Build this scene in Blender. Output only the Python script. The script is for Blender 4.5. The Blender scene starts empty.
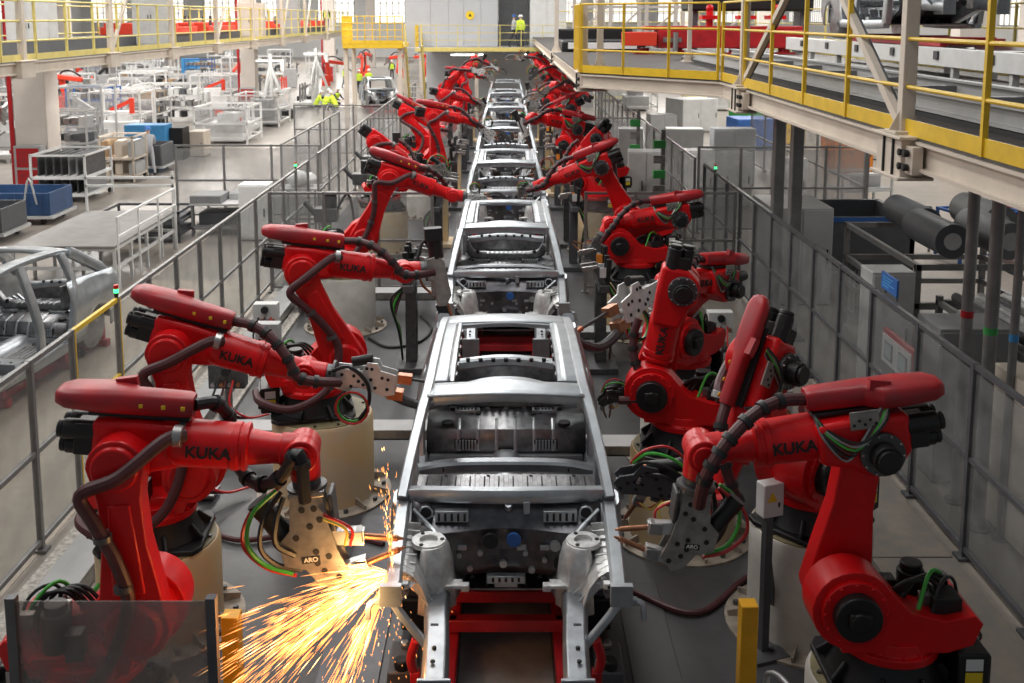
import bpy, bmesh, math, random
from mathutils import Vector as V, Matrix as MX
random.seed(7)
PI = math.pi
SC = bpy.context.scene
COL = SC.collection

# ------------------------------------------------------------------ materials
MATS = {}
def mat(name, col, rough=.5, metal=0., noise=0., nscale=6., bump=0., coat=0., spec=.5, col2=None):
    m = bpy.data.materials.new(name); m.use_nodes = True
    nt = m.node_tree; b = nt.nodes['Principled BSDF']
    b.inputs['Base Color'].default_value = (*col, 1)
    b.inputs['Roughness'].default_value = rough
    b.inputs['Metallic'].default_value = metal
    b.inputs['Specular IOR Level'].default_value = spec
    if coat: b.inputs['Coat Weight'].default_value = coat
    if noise or bump:
        tc = nt.nodes.new('ShaderNodeTexCoord')
        n = nt.nodes.new('ShaderNodeTexNoise'); n.inputs['Scale'].default_value = nscale
        n.inputs['Detail'].default_value = 5; n.inputs['Roughness'].default_value = .6
        nt.links.new(tc.outputs['Object'], n.inputs['Vector'])
        if noise:
            r = nt.nodes.new('ShaderNodeMix'); r.data_type = 'RGBA'
            c2 = col2 or tuple(max(0, c*(1-noise)) for c in col)
            r.inputs[6].default_value = (*col, 1); r.inputs[7].default_value = (*c2, 1)
            mr = nt.nodes.new('ShaderNodeMapRange')
            mr.inputs[1].default_value = .38; mr.inputs[2].default_value = .66
            nt.links.new(n.outputs['Fac'], mr.inputs[0])
            nt.links.new(mr.outputs[0], r.inputs[0])
            nt.links.new(r.outputs[2], b.inputs['Base Color'])
        if bump:
            bp = nt.nodes.new('ShaderNodeBump'); bp.inputs['Strength'].default_value = bump
            bp.inputs['Distance'].default_value = .02
            nt.links.new(n.outputs['Fac'], bp.inputs['Height'])
            nt.links.new(bp.outputs['Normal'], b.inputs['Normal'])
    MATS[name] = m
    return m
def emat(name, col, strength):
    m = bpy.data.materials.new(name); m.use_nodes = True
    b = m.node_tree.nodes['Principled BSDF']
    b.inputs['Base Color'].default_value = (*col, 1)
    b.inputs['Emission Color'].default_value = (*col, 1)
    b.inputs['Emission Strength'].default_value = strength
    MATS[name] = m; return m
def gmat(name, tint, haze, hcol, rough=.12):
    m = bpy.data.materials.new(name); m.use_nodes = True
    nt = m.node_tree; nt.nodes.clear()
    o = nt.nodes.new('ShaderNodeOutputMaterial')
    t = nt.nodes.new('ShaderNodeBsdfTransparent'); t.inputs[0].default_value = (*tint, 1)
    p = nt.nodes.new('ShaderNodeBsdfPrincipled'); p.inputs['Base Color'].default_value = (*hcol, 1)
    p.inputs['Roughness'].default_value = rough
    x = nt.nodes.new('ShaderNodeMixShader')
    tc = nt.nodes.new('ShaderNodeTexCoord'); n = nt.nodes.new('ShaderNodeTexNoise'); n.inputs['Scale'].default_value = 2.5
    n.inputs['Detail'].default_value = 4
    nt.links.new(tc.outputs['Object'], n.inputs['Vector'])
    mr = nt.nodes.new('ShaderNodeMapRange'); mr.inputs[1].default_value = .3; mr.inputs[2].default_value = .7
    mr.inputs[3].default_value = haze*.6; mr.inputs[4].default_value = haze*1.4
    nt.links.new(n.outputs['Fac'], mr.inputs[0]); nt.links.new(mr.outputs[0], x.inputs[0])
    nt.links.new(t.outputs[0], x.inputs[1]); nt.links.new(p.outputs[0], x.inputs[2])
    nt.links.new(x.outputs[0], o.inputs[0])
    MATS[name] = m; return m

mat('red', (.72, .005, .008), .36, 0, .22, 3, .03, spec=.38)
mat('red_dusty', (.46, .012, .018), .42, 0, .3, 3.5, .03, col2=(.28, .025, .032))
mat('red_frame', (.50, .012, .018), .45, 0, .3, 4)
mat('orange_red', (.75, .05, .02), .45)
mat('black', (.012, .012, .013), .42, 0, .3, 8)
mat('cast', (.022, .022, .024), .5, .2, .4, 6, .05)
mat('hose', (.085, .022, .026), .5, 0, .3, 12)
mat('hose_black', (.014, .014, .015), .45)
mat('steel', (.42, .41, .40), .38, .85, .35, 9, .03)
mat('steel_dark', (.13, .13, .135), .45, .6, .4, 9, .03)
mat('alu', (.70, .70, .70), .33, .75, .2, 8)
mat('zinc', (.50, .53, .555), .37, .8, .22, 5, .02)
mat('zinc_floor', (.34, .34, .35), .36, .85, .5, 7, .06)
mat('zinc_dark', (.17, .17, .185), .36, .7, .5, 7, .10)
mat('cast_alu', (.70, .70, .69), .40, .5, .3, 14, .10)
mat('gun_plate', (.40, .38, .35), .42, .65, .35, 10)
mat('gun_white', (.74, .74, .73), .40, .3, .2, 10)
mat('copper', (.48, .22, .12), .38, .8, .35, 12)
mat('hole', (.015, .015, .016), .7)
mat('yellow', (.80, .52, .025), .45, 0, .15, 4)
mat('yellow_pale', (.74, .62, .20), .5, 0, .12, 4)
mat('yellow_post', (.86, .44, .015), .42, 0, .12, 5)
mat('cream', (.66, .58, .49), .5, 0, .12, 2)
mat('cream_col', (.70, .63, .57), .6, 0, .10, 1)
mat('frame_grey', (.26, .255, .25), .42, .45, .2, 6)
mat('frame_dark', (.13, .13, .14), .45, .4, .2, 6)
mat('white_paint', (.78, .78, .77), .45, 0, .10, 3)
mat('grey_paint', (.42, .42, .42), .5, 0, .12, 3)
mat('grey_light', (.60, .60, .59), .5, 0, .12, 3)
mat('grey_mid', (.24, .24, .245), .55, 0, .2, 3)
mat('grey_darkpaint', (.10, .105, .115), .5, 0, .2, 3)
mat('blue', (.03, .13, .42), .45, 0, .15, 4)
mat('blue_bin', (.035, .085, .20), .5, 0, .2, 4)
mat('blue_light', (.06, .30, .62), .5, 0, .15, 4)
mat('orange', (.80, .25, .03), .5)
mat('green', (.05, .35, .08), .45)
mat('green_cable', (.06, .42, .05), .4)
mat('red_cable', (.55, .03, .03), .4)
mat('yellow_cable', (.65, .5, .08), .4)
mat('ped_cream', (.66, .47, .24), .5, 0, .35, 2.2, col2=(.60, .50, .36))
mat('ped_white', (.66, .63, .57), .5, 0, .25, 2.2)
mat('ped_top', (.30, .26, .14), .55, 0, .4, 3)
mat('concrete', (.50, .46, .40), .8, 0, .4, 9, .2)
mat('plate_rust', (.44, .38, .31), .6, .2, .5, 7, .1)
mat('skin', (.55, .34, .25), .6)
mat('cloth_grey', (.42, .43, .46), .85)
mat('cloth_dark', (.04, .045, .06), .85)
mat('vest', (.62, .80, .05), .7)
mat('helmet', (.85, .85, .84), .35)
mat('cap_blue', (.05, .16, .45), .7)
mat('label_white', (.75, .75, .72), .5)
mat('label_yellow', (.85, .60, .02), .5)
mat('wall', (.72, .71, .69), .7, 0, .08, .4)
mat('panel', (.50, .51, .53), .5, 0, .06, .8)
mat('walk_plate', (.20, .185, .17), .5, .3, .45, 5, .08, col2=(.26, .22, .18))
mat('plat_top', (.25, .24, .23), .5, 0, .2, 3)
mat('deck_dark', (.085, .075, .068), .6, .1, .3, 6)
mat('zinc_rail', (.34, .36, .385), .36, .75, .3, 5, .03)
mat('speckle', (.60, .56, .50), .75, 0, .5, 16, .1, col2=(.27, .25, .23))
mat('wood', (.45, .30, .17), .7, 0, .3, 5)
mat('rubber', (.02, .02, .02), .7)
emat('lamp_green', (.05, 1, .25), 3)
emat('tube_light', (.9, 1, .95), 5)
emat('daylight', (1, .97, .91), 1.0)
emat('screen', (.25, .3, .3), .25)
emat('spark', (1, .38, .09), 2.6)
emat('spark_hot', (1, .62, .25), 6)
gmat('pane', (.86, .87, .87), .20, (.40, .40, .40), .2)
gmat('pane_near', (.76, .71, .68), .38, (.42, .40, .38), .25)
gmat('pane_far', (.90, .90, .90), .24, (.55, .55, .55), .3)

def floor_mat(name, col, col2, rough, plates=False):
    m = bpy.data.materials.new(name); m.use_nodes = True
    nt = m.node_tree; b = nt.nodes['Principled BSDF']
    tc = nt.nodes.new('ShaderNodeTexCoord')
    n1 = nt.nodes.new('ShaderNodeTexNoise'); n1.inputs['Scale'].default_value = .7; n1.inputs['Detail'].default_value = 8; n1.inputs['Roughness'].default_value = .65
    n2 = nt.nodes.new('ShaderNodeTexNoise'); n2.inputs['Scale'].default_value = 9; n2.inputs['Detail'].default_value = 6
    nt.links.new(tc.outputs['Object'], n1.inputs['Vector']); nt.links.new(tc.outputs['Object'], n2.inputs['Vector'])
    mx = nt.nodes.new('ShaderNodeMix'); mx.data_type = 'RGBA'
    mx.inputs[6].default_value = (*col, 1); mx.inputs[7].default_value = (*col2, 1)
    mr = nt.nodes.new('ShaderNodeMapRange'); mr.inputs[1].default_value = .35; mr.inputs[2].default_value = .68
    nt.links.new(n1.outputs['Fac'], mr.inputs[0]); nt.links.new(mr.outputs[0], mx.inputs[0])
    mu = nt.nodes.new('ShaderNodeMix'); mu.data_type = 'RGBA'; mu.blend_type = 'MULTIPLY'; mu.inputs[0].default_value = .35
    nt.links.new(mx.outputs[2], mu.inputs[6]); nt.links.new(n2.outputs['Fac'], mu.inputs[7])
    nt.links.new(mu.outputs[2], b.inputs['Base Color'])
    r2 = nt.nodes.new('ShaderNodeMapRange'); r2.inputs[3].default_value = rough-.12; r2.inputs[4].default_value = rough+.15
    nt.links.new(n1.outputs['Fac'], r2.inputs[0]); nt.links.new(r2.outputs[0], b.inputs['Roughness'])
    MATS[name] = m
floor_mat('floor_cell', (.085, .085, .09), (.05, .05, .053), .42)
floor_mat('floor_hall', (.38, .335, .29), (.30, .27, .235), .32)
floor_mat('floor_side', (.50, .43, .34), (.42, .35, .27), .5)
floor_mat('floor_speckle', (.60, .56, .50), (.38, .35, .31), .6)
floor_mat('floor_bed', (.46, .45, .43), (.34, .33, .32), .55)

# ------------------------------------------------------------------ mesh building
def basis(o, x, zh=(0, 0, 1)):
    x = V(x).normalized(); zh = V(zh)
    if abs(x.dot(zh.normalized())) > .995: zh = V((0, 1, 0)) if abs(x.y) < .9 else V((1, 0, 0))
    y = zh.cross(x).normalized(); z = x.cross(y)
    m = MX.Identity(4)
    for i, a in enumerate((x, y, z)):
        for k in range(3): m[k][i] = a[k]
    for k in range(3): m[k][3] = o[k]
    return m
def cat_rom(pts, sub=6):
    p = [V(q) for q in pts]
    if len(p) < 3: return p
    out = []
    for i in range(len(p)-1):
        a = p[i-1] if i else p[0]*2-p[1]; b = p[i]; c = p[i+1]; d = p[i+2] if i+2 < len(p) else p[-1]*2-p[-2]
        for k in range(sub):
            t = k/sub
            out.append(.5*((2*b)+(c-a)*t+(2*a-5*b+4*c-d)*t*t+(3*b-a-3*c+d)*t**3))
    out.append(p[-1]); return out
class MB:
    def __init__(s, M=None): s.v = []; s.f = []; s.mi = []; s.M = M or MX.Identity(4)
    def add(s, vs, fs, m=0, M=None):
        T = s.M @ M if M else s.M
        o = len(s.v); s.v += [tuple(T @ V(v)) for v in vs]
        s.f += [tuple(i+o for i in f) for f in fs]; s.mi += [m]*len(fs); return s
    def box(s, c, d, m=0, M=None):
        x, y, z = (k/2 for k in d)
        vs = [(c[0]+a*x, c[1]+b*y, c[2]+e*z) for a in (-1, 1) for b in (-1, 1) for e in (-1, 1)]
        return s.add(vs, [(0, 1, 3, 2), (4, 6, 7, 5), (0, 4, 5, 1), (2, 3, 7, 6), (0, 2, 6, 4), (1, 5, 7, 3)], m, M)
    def b2(s, x0, x1, y0, y1, z0, z1, m=0, M=None):
        return s.box(((x0+x1)/2, (y0+y1)/2, (z0+z1)/2), (abs(x1-x0), abs(y1-y0), abs(z1-z0)), m, M)
    def bar(s, p0, p1, w, h, m=0, up=(0, 0, 1)):
        p0 = V(p0); p1 = V(p1); L = (p1-p0).length
        if L < 1e-6: return s
        return s.box((L/2, 0, 0), (L, w, h), m, basis(p0, p1-p0, up))
    def cyl(s, p0, p1, r0, r1=None, n=16, m=0):
        p0 = V(p0); p1 = V(p1); r1 = r0 if r1 is None else r1
        L = (p1-p0).length; T = basis(p0, p1-p0)
        vs = [(0, r0*math.cos(2*PI*i/n), r0*math.sin(2*PI*i/n)) for i in range(n)]+[(L, r1*math.cos(2*PI*i/n), r1*math.sin(2*PI*i/n)) for i in range(n)]
        fs = [(i, (i+1) % n, n+(i+1) % n, n+i) for i in range(n)]+[tuple(range(n-1, -1, -1)), tuple(range(n, 2*n))]
        return s.add(vs, fs, m, T)
    def lathe(s, prof, T=None, n=20, m=0):      # prof (axial, radius), axis = local x of T
        vs = []; fs = []
        for a, r in prof: vs += [(a, r*math.cos(2*PI*i/n), r*math.sin(2*PI*i/n)) for i in range(n)]
        for k in range(len(prof)-1):
            fs += [(k*n+i, k*n+(i+1) % n, (k+1)*n+(i+1) % n, (k+1)*n+i) for i in range(n)]
        fs += [tuple(range(n-1, -1, -1)), tuple(range((len(prof)-1)*n, len(prof)*n))]
        return s.add(vs, fs, m, T)
    def tube(s, pts, r, n=8, m=0, smooth=0, closed=False):
        p = cat_rom(pts, smooth) if smooth else [V(q) for q in pts]
        rr = r if isinstance(r, (list, tuple)) else [r]*len(p)
        vs = []; fs = []; N = len(p)
        t = (p[1]-p[0]).normalized(); up = V((0, 0, 1)) if abs(t.z) < .9 else V((0, 1, 0))
        a = (up-t*up.dot(t)).normalized()
        for i in range(N):
            if closed: t = (p[(i+1) % N]-p[i-1]).normalized()
            else: t = (p[min(i+1, N-1)]-p[max(i-1, 0)]).normalized()
            a = (a-t*a.dot(t)).normalized(); b = t.cross(a)
            vs += [tuple(p[i]+(a*math.cos(2*PI*k/n)+b*math.sin(2*PI*k/n))*rr[i]) for k in range(n)]
        for i in range(N if closed else N-1):
            j = (i+1) % N
            fs += [(i*n+k, i*n+(k+1) % n, j*n+(k+1) % n, j*n+k) for k in range(n)]
        if not closed: fs += [tuple(range(n-1, -1, -1)), tuple(range((N-1)*n, N*n))]
        return s.add(vs, fs, m)
    def prism(s, poly, z0, z1, m=0, M=None):    # polygon in local xy, extruded along local z
        n = len(poly)
        vs = [(x, y, z0) for x, y in poly]+[(x, y, z1) for x, y in poly]
        fs = [tuple(range(n-1, -1, -1)), tuple(range(n, 2*n))]+[(i, (i+1) % n, n+(i+1) % n, n+i) for i in range(n)]
        return s.add(vs, fs, m, M)
    def sphere(s, c, r, n=12, m=0, M=None, sz=1.):
        vs = []; fs = []; k = n//2
        for j in range(1, k):
            th = PI*j/k
            vs += [(c[0]+r*math.sin(th)*math.cos(2*PI*i/n), c[1]+r*math.sin(th)*math.sin(2*PI*i/n), c[2]+sz*r*math.cos(th)) for i in range(n)]
        for j in range(k-2): fs += [(j*n+i, (j+1)*n+i, (j+1)*n+(i+1) % n, j*n+(i+1) % n) for i in range(n)]
        fs += [tuple(range(n)), tuple(range((k-2)*n+n-1, (k-2)*n-1, -1))]
        return s.add(vs, fs, m, M)
    def loft(s, rings, m=0, M=None):
        n = len(rings[0]); vs = [p for r in rings for p in r]; fs = []
        for k in range(len(rings)-1): fs += [(k*n+i, k*n+(i+1) % n, (k+1)*n+(i+1) % n, (k+1)*n+i) for i in range(n)]
        fs += [tuple(range(n-1, -1, -1)), tuple(range((len(rings)-1)*n, len(rings)*n))]
        return s.add(vs, fs, m, M)
    def grid(s, rows, m=0, th=0.):              # open surface; thickness added by a Solidify modifier in build
        n = len(rows[0]); vs = [p for r in rows for p in r]; fs = []
        for k in range(len(rows)-1): fs += [(k*n+i, k*n+i+1, (k+1)*n+i+1, (k+1)*n+i) for i in range(n-1)]
        return s.add(vs, fs, m)
    def mesh(s, name, mats, smooth=35):
        me = bpy.data.meshes.new(name); me.from_pydata(s.v, [], s.f)
        for k in (mats if isinstance(mats, (list, tuple)) else [mats]): me.materials.append(MATS[k])
        if any(s.mi): me.polygons.foreach_set('material_index', s.mi)
        bm = bmesh.new(); bm.from_mesh(me); bmesh.ops.recalc_face_normals(bm, faces=bm.faces); bm.to_mesh(me); bm.free()
        if smooth:
            me.shade_smooth(); me.set_sharp_from_angle(angle=math.radians(smooth))
        me.update(); return me
    def build(s, name, mats, parent=None, bevel=0, seg=2, solid=0, smooth=35, label=None):
        o = bpy.data.objects.new(name, s.mesh(name, mats, smooth)); COL.objects.link(o)
        if parent: o.parent = parent
        if solid:
            d = o.modifiers.new('solid', 'SOLIDIFY'); d.thickness = solid; d.offset = 0
        if bevel:
            d = o.modifiers.new('bevel', 'BEVEL'); d.width = bevel; d.segments = seg; d.limit_method = 'ANGLE'; d.angle_limit = math.radians(40)
            d.harden_normals = False
        if label: o['label'] = label
        return o
def tag(o, label, cat, group=None, kind=None):
    o['label'] = label; o['category'] = cat
    if group: o['group'] = group
    if kind: o['kind'] = kind
    return o
def thing(name, label, cat, loc=(0, 0, 0), rz=0., group=None, kind=None):
    o = bpy.data.objects.new(name, None); COL.objects.link(o); o.empty_display_size = .2
    o.location = loc; o.rotation_euler = (0, 0, rz); return tag(o, label, cat, group, kind)
def structure(o):
    o['kind'] = 'structure'; return o
KIDS = {}
def copy_tree(o, parent=None):
    c = o.copy(); COL.objects.link(c)
    if parent: c.parent = parent
    for ch in list(o.children): copy_tree(ch, c)
    return c
TXT = {}
def text(name, body, size, T, m, parent=None, ext=.002, align='CENTER'):
    key = (body, size, m, ext)
    if key not in TXT:
        cu = bpy.data.curves.new(name, 'FONT'); cu.body = body; cu.size = size; cu.extrude = ext; cu.offset = size*.022
        cu.align_x = align; cu.align_y = 'CENTER'; cu.resolution_u = 4
        o = bpy.data.objects.new(name, cu); COL.objects.link(o)
        me = bpy.data.meshes.new_from_object(o.evaluated_get(bpy.context.evaluated_depsgraph_get()))
        bpy.data.objects.remove(o); bpy.data.curves.remove(cu)
        me.materials.clear(); me.materials.append(MATS[m]); TXT[key] = me
    o = bpy.data.objects.new(name, TXT[key]); COL.objects.link(o); o.matrix_local = T
    if parent: o.parent = parent
    return o
def arc(cx, cy, r, a0, a1, n=10):
    return [(cx+r*math.cos(math.radians(a0+(a1-a0)*i/n)), cy+r*math.sin(math.radians(a0+(a1-a0)*i/n))) for i in range(n+1)]

# ------------------------------------------------------------------ camera
H = 5.6; F = 1050.; PITCH = math.radians(8)
cam = bpy.data.cameras.new('camera'); co = bpy.data.objects.new('camera', cam); COL.objects.link(co)
co.location = (0, 0, H); co.rotation_euler = (PI/2-PITCH, 0, 0)
cam.sensor_fit = 'HORIZONTAL'; cam.sensor_width = 36; cam.lens = F*36/1024
cam.shift_x = (512-506)/1024; cam.shift_y = -(341.5-165)/1024
cam.clip_end = 400; cam.clip_start = .1
cam.dof.use_dof = True; cam.dof.focus_distance = 11.5; cam.dof.aperture_fstop = 3.2
SC.camera = co
# ------------------------------------------------------------------ car body shell (front towards -y, roof front edge at y=0)
CZ = .74
def make_car(label, name='car_body_shell', group='silver car bodies on the line'):
    root = thing(name, label, 'car body', group=group)
    T = MX.Translation((0, 0, -CZ))
    def mb(): return MB(T.copy())
    def sec(path, w, h, m=0, M=None, bld=None):   # box-section beam along a smooth path: w across x, h across the path in yz
        pts = cat_rom(path, 5); rings = []
        D = pts[-1]-pts[0]; ref = V((1, 0, 0)) if abs(D.x) < .75*D.length else V((0, 1, 0))
        for i, p in enumerate(pts):
            t = (pts[min(i+1, len(pts)-1)]-pts[max(i-1, 0)]).normalized()
            a = (ref-t*ref.dot(t)).normalized(); b = t.cross(a)
            rings.append([tuple(p+a*x*w/2+b*y*h/2) for x, y in ((-1, -.6), (-.7, -1), (.7, -1), (1, -.6), (1, .6), (.7, 1), (-.7, 1), (-1, .6))])
        bld.loft(rings, m)
    # roof outer skin around the large opening
    def rz(x, y): return 2.435-.022*(x/.66)**2+.075*(1-((y-1.1)/1.25)**2)*(1 if y > -.1 else 1)
    r = mb()
    hw = lambda y: .665-.016*y
    ys = [-.04, .02, .08, .14, .2]
    n = 24
    rows = []
    for j, y in enumerate(ys):
        row = []
        for i in range(n+1):
            u = -1+2*i/n; x = u*hw(y)
            yy = y-.04+(.10*j/4*max(0, 1-(u/.46)**2)**.7 if abs(u) < .46 else 0)-.03*u*u*(1-j/4)*0
            row.append((x, yy, rz(x, yy)))
        rows.append(row)
    r.grid(rows)
    rows = []
    for y in (1.95, 2.05, 2.18, 2.30, 2.38):
        rows.append([(u*hw(y), y+.06*(1-u*u)*((y-1.95)/.43), rz(u*hw(y), y)-(.03 if y > 2.35 else 0)) for u in [-1+2*i/n for i in range(n+1)]])
    r.grid(rows)
    for sx in (-1, 1):
        rows = []
        for k in range(15):
            y = .2+1.75*k/14
            rows.append([(sx*(.485+(hw(y)-.485)*i/4), y, rz(.485+(hw(y)-.485)*i/4, y)) for i in range(5)])
        r.grid(rows)
    roof = r.build('roof_panel', 'zinc', root, solid=.018)
    # inner flange of the opening and the header under the roof
    f = mb()
    for sx in (-1, 1):
        sec([(sx*.475, .2, 2.44), (sx*.475, 1.0, 2.48), (sx*.475, 1.95, 2.44)], .05, .05, 0, None, f)
        for k in range(6): f.box((sx*.452, .45+.26*k, 2.42), (.03, .09, .05), 1)
    sec([(-.48, 1.95, 2.43), (0, 1.97, 2.45), (.48, 1.95, 2.43)], .05, .05, 0, None, f)
    sec([(-.62, .03, 2.36), (0, .02, 2.40), (.62, .03, 2.36)], .05, .10, 0, None, f)
    f.bar((-.6, 2.33, 2.38), (.6, 2.33, 2.38), .08, .06, 0)
    for sx in (-1, 1):
        f.tube([(sx*.46, .28, 2.40), (sx*.40, .30, 2.36), (sx*.30, .30, 2.36), (sx*.22, .29, 2.38)], .02, 6, 1, 3)
    f.build('roof_frame', ['zinc', 'zinc_dark'], roof)
    # sides
    def xo(z, y):
        if z > 1.55: return .93-.235*max(0, (z-1.55)/.9)**1.25
        return .93-.05*((1.55-z)/.6)**2
    for sx in (-1, 1):
        b = mb()
        sec([(sx*.815, -.80, 1.86), (sx*.765, -.50, 2.09), (sx*.705, -.18, 2.32), (sx*.668, .10, 2.425), (sx*.655, .7, 2.478), (sx*.65, 1.3, 2.478), (sx*.645, 2.0, 2.435), (sx*.64, 2.36, 2.37)], .088, .085, 0, None, b)
        sec([(sx*.665, 2.30, 2.38), (sx*.70, 2.65, 2.20), (sx*.78, 3.0, 1.98), (sx*.80, 3.2, 1.80)], .13, .17, 0, None, b)
        sec([(sx*.86, -.62, 1.0), (sx*.88, .6, .98), (sx*.88, 1.9, 1.0)], .13, .17, 0, None, b)
        sec([(sx*.82, -.74, 1.84), (sx*.86, -.68, 1.5), (sx*.86, -.6, 1.02)], .14, .20, 0, None, b)
        sec([(sx*.665, .95, 2.45), (sx*.80, .98, 1.95), (sx*.88, 1.02, 1.5), (sx*.88, 1.05, 1.02)], .09, .16, 0, None, b)
        sec([(sx*.68, 2.05, 2.40), (sx*.80, 2.12, 2.0), (sx*.88, 2.05, 1.7), (sx*.90, 1.92, 1.3), (sx*.89, 1.85, 1.02)], .10, .14, 0, None, b)
        rows = []
        ysq = [1.9+1.62*k/30 for k in range(31)]
        for y in ysq:
            zb = .95 if y < 3.2 else .95+.3*(y-3.2)
            d = y-2.72
            if abs(d) < .40: zb = max(zb, 1.02+math.sqrt(.16-d*d))
            zt = 1.98 if y < 2.2 else 1.98-.10*((y-2.2)/1.3)
            if y > 3.3: zt -= 1.2*(y-3.3)**1.5
            rows.append([(sx*(xo(zb+(zt-zb)*i/8, y)-(.35*(y-3.15)**1.6 if y > 3.15 else 0)+.02*math.exp(-((zb+(zt-zb)*i/8-1.62)/.08)**2)), y, zb+(zt-zb)*i/8) for i in range(9)])
        q = mb(); q.grid(rows)
        side = b.build('body_side', 'zinc', root)
        q.build('rear_quarter', 'zinc', side, solid=.02)
        w = mb()                                   # inner wheel house
        w.lathe([(0, .40), (.22, .38), (.24, .30)], basis((sx*.58, 2.72, 1.05), (sx, 0, 0)), 20, 0)
        for k in range(5): w.bar((sx*.56, 2.45+.13*k, 1.38+.03*math.sin(k)), (sx*.68, 2.45+.13*k, 1.46), .04, .03, 1)
        w.build('wheel_house', ['zinc_floor', 'zinc'], side)
    # floor pan
    fl = mb()
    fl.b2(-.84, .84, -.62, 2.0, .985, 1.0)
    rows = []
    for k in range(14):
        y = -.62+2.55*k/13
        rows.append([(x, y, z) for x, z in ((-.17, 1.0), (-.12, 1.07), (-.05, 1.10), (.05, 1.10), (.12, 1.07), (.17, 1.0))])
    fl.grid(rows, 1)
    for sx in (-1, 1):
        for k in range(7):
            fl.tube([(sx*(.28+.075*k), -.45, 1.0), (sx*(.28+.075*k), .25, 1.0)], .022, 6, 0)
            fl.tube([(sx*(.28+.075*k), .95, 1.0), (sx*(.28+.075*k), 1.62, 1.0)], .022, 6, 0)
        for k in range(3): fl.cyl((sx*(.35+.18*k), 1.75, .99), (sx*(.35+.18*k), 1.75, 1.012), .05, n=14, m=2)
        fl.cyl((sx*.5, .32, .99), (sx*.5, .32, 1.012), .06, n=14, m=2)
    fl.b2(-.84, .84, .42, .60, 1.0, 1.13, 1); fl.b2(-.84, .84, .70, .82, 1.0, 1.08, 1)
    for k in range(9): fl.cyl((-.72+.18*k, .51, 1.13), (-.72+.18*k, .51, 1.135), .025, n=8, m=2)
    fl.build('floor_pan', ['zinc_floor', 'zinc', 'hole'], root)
    rb = mb()                                      # rear seat step, rear floor with beads, rear panel
    rb.grid([[(x, 1.92, 1.0) for x in (-.84, 0, .84)], [(x, 2.02, 1.28) for x in (-.84, 0, .84)], [(x, 2.30, 1.34) for x in (-.84, 0, .84)], [(x, 3.35, 1.30) for x in (-.80, 0, .80)]], 0)
    for k in range(13):
        x = -.6+.1*k
        if k % 2: rb.tube([(x, 1.945, 1.08), (x, 2.02, 1.275), (x, 2.20, 1.32)], .015, 6, 1, 2)
        if k % 2 == 0: rb.tube([(x, 2.45, 1.34), (x, 3.2, 1.31)], .024, 6, 1)
    for x in (-.42, .42):
        rb.box((x, 1.965, 1.14), (.24, .03, .10), 2)
        for k in range(7): rb.box((x-.10+.033*k, 1.95, 1.14), (.012, .03, .10), 1)
    rb.b2(-.80, .80, 1.86, 1.92, 1.0, 1.05, 1)
    for sx in (-1, 1):
        for k in range(5): rb.cyl((sx*(.3+.07*k), 2.30+.03*k, 1.335), (sx*(.3+.07*k), 2.30+.03*k, 1.35), .026, n=10, m=2)
        rb.box((sx*.42, 2.36, 1.36), (.26, .10, .03), 1); rb.cyl((sx*.62, 2.1, 1.31), (sx*.62, 2.1, 1.33), .06, n=14, m=2)
        for k in range(6): rb.b2(sx*.42-.11+.038*k, sx*.42-.092+.038*k, 2.33, 2.39, 1.375, 1.378, 2)
    rb.build('rear_floor', ['zinc_floor', 'zinc', 'hole'], root, solid=.012)
    bk = mb()                                      # seat-back bow with slots between the wheel houses
    sec([(-.70, 2.42, 1.62), (-.60, 2.46, 1.47), (-.40, 2.5, 1.42), (0, 2.52, 1.41), (.40, 2.5, 1.42), (.60, 2.46, 1.47), (.70, 2.42, 1.62)], .13, .13, 0, None, bk)
    for k in range(9): bk.box((-.32+.08*k, 2.45, 1.475), (.035, .16, .02), 1)
    for sx in (-1, 1):
        bk.cyl((sx*.5, 2.40, 1.50), (sx*.5, 2.39, 1.505), .035, n=10, m=2); bk.box((sx*.72, 2.2, 1.72), (.05, .5, .35), 0)
    bk.build('seat_back_bow', ['zinc_floor', 'zinc', 'hole'], root); bk = mb()
    sec([(-.70, 3.42, 1.50), (0, 3.48, 1.55), (.70, 3.42, 1.50)], .12, .12, 1, None, bk)
    bk.b2(-.72, .72, 3.42, 3.46, 1.0, 1.5, 0)
    for k in range(7): bk.cyl((-.45+.15*k, 3.40, 1.56), (-.45+.15*k, 3.40, 1.60), .025, n=8, m=2)
    bk.build('rear_panel', ['zinc_floor', 'zinc', 'hole'], root)
    # cowl, dash
    c = mb()
    sec([(-.83, -.70, 1.85), (-.6, -.80, 1.895), (0, -.86, 1.915), (.6, -.80, 1.895), (.83, -.70, 1.85)], .10, .11, 0, None, c)
    c.b2(-.72, .72, -.74, -.36, 1.845, 1.86, 1)
    for k in range(12):
        x = -.64+.1164*k
        c.b2(x-.040, x+.040, -.70, -.40, 1.86, 1.878, 1)
        c.b2(x-.006, x+.006, -.66, -.44, 1.878, 1.882, 2)
        if k % 3 == 1: c.cyl((x+.03, -.43, 1.86), (x+.03, -.43, 1.884), .014, n=8, m=2)
    cow = c.build('cowl', ['zinc', 'zinc_floor', 'hole'], root, bevel=.008); c = mb()
    sec([(-.74, -.12, 1.78), (-.4, -.08, 1.81), (.4, -.08, 1.81), (.74, -.12, 1.78)], .12, .10, 1, None, c)
    for sx in (-1, 1): c.cyl((sx*.55, -.135, 1.80), (sx*.55, -.15, 1.80), .028, n=12, m=2)
    c.build('dash_cross_beam', ['zinc', 'zinc_rail', 'hole'], root)
    d = mb()
    rows = []
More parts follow.
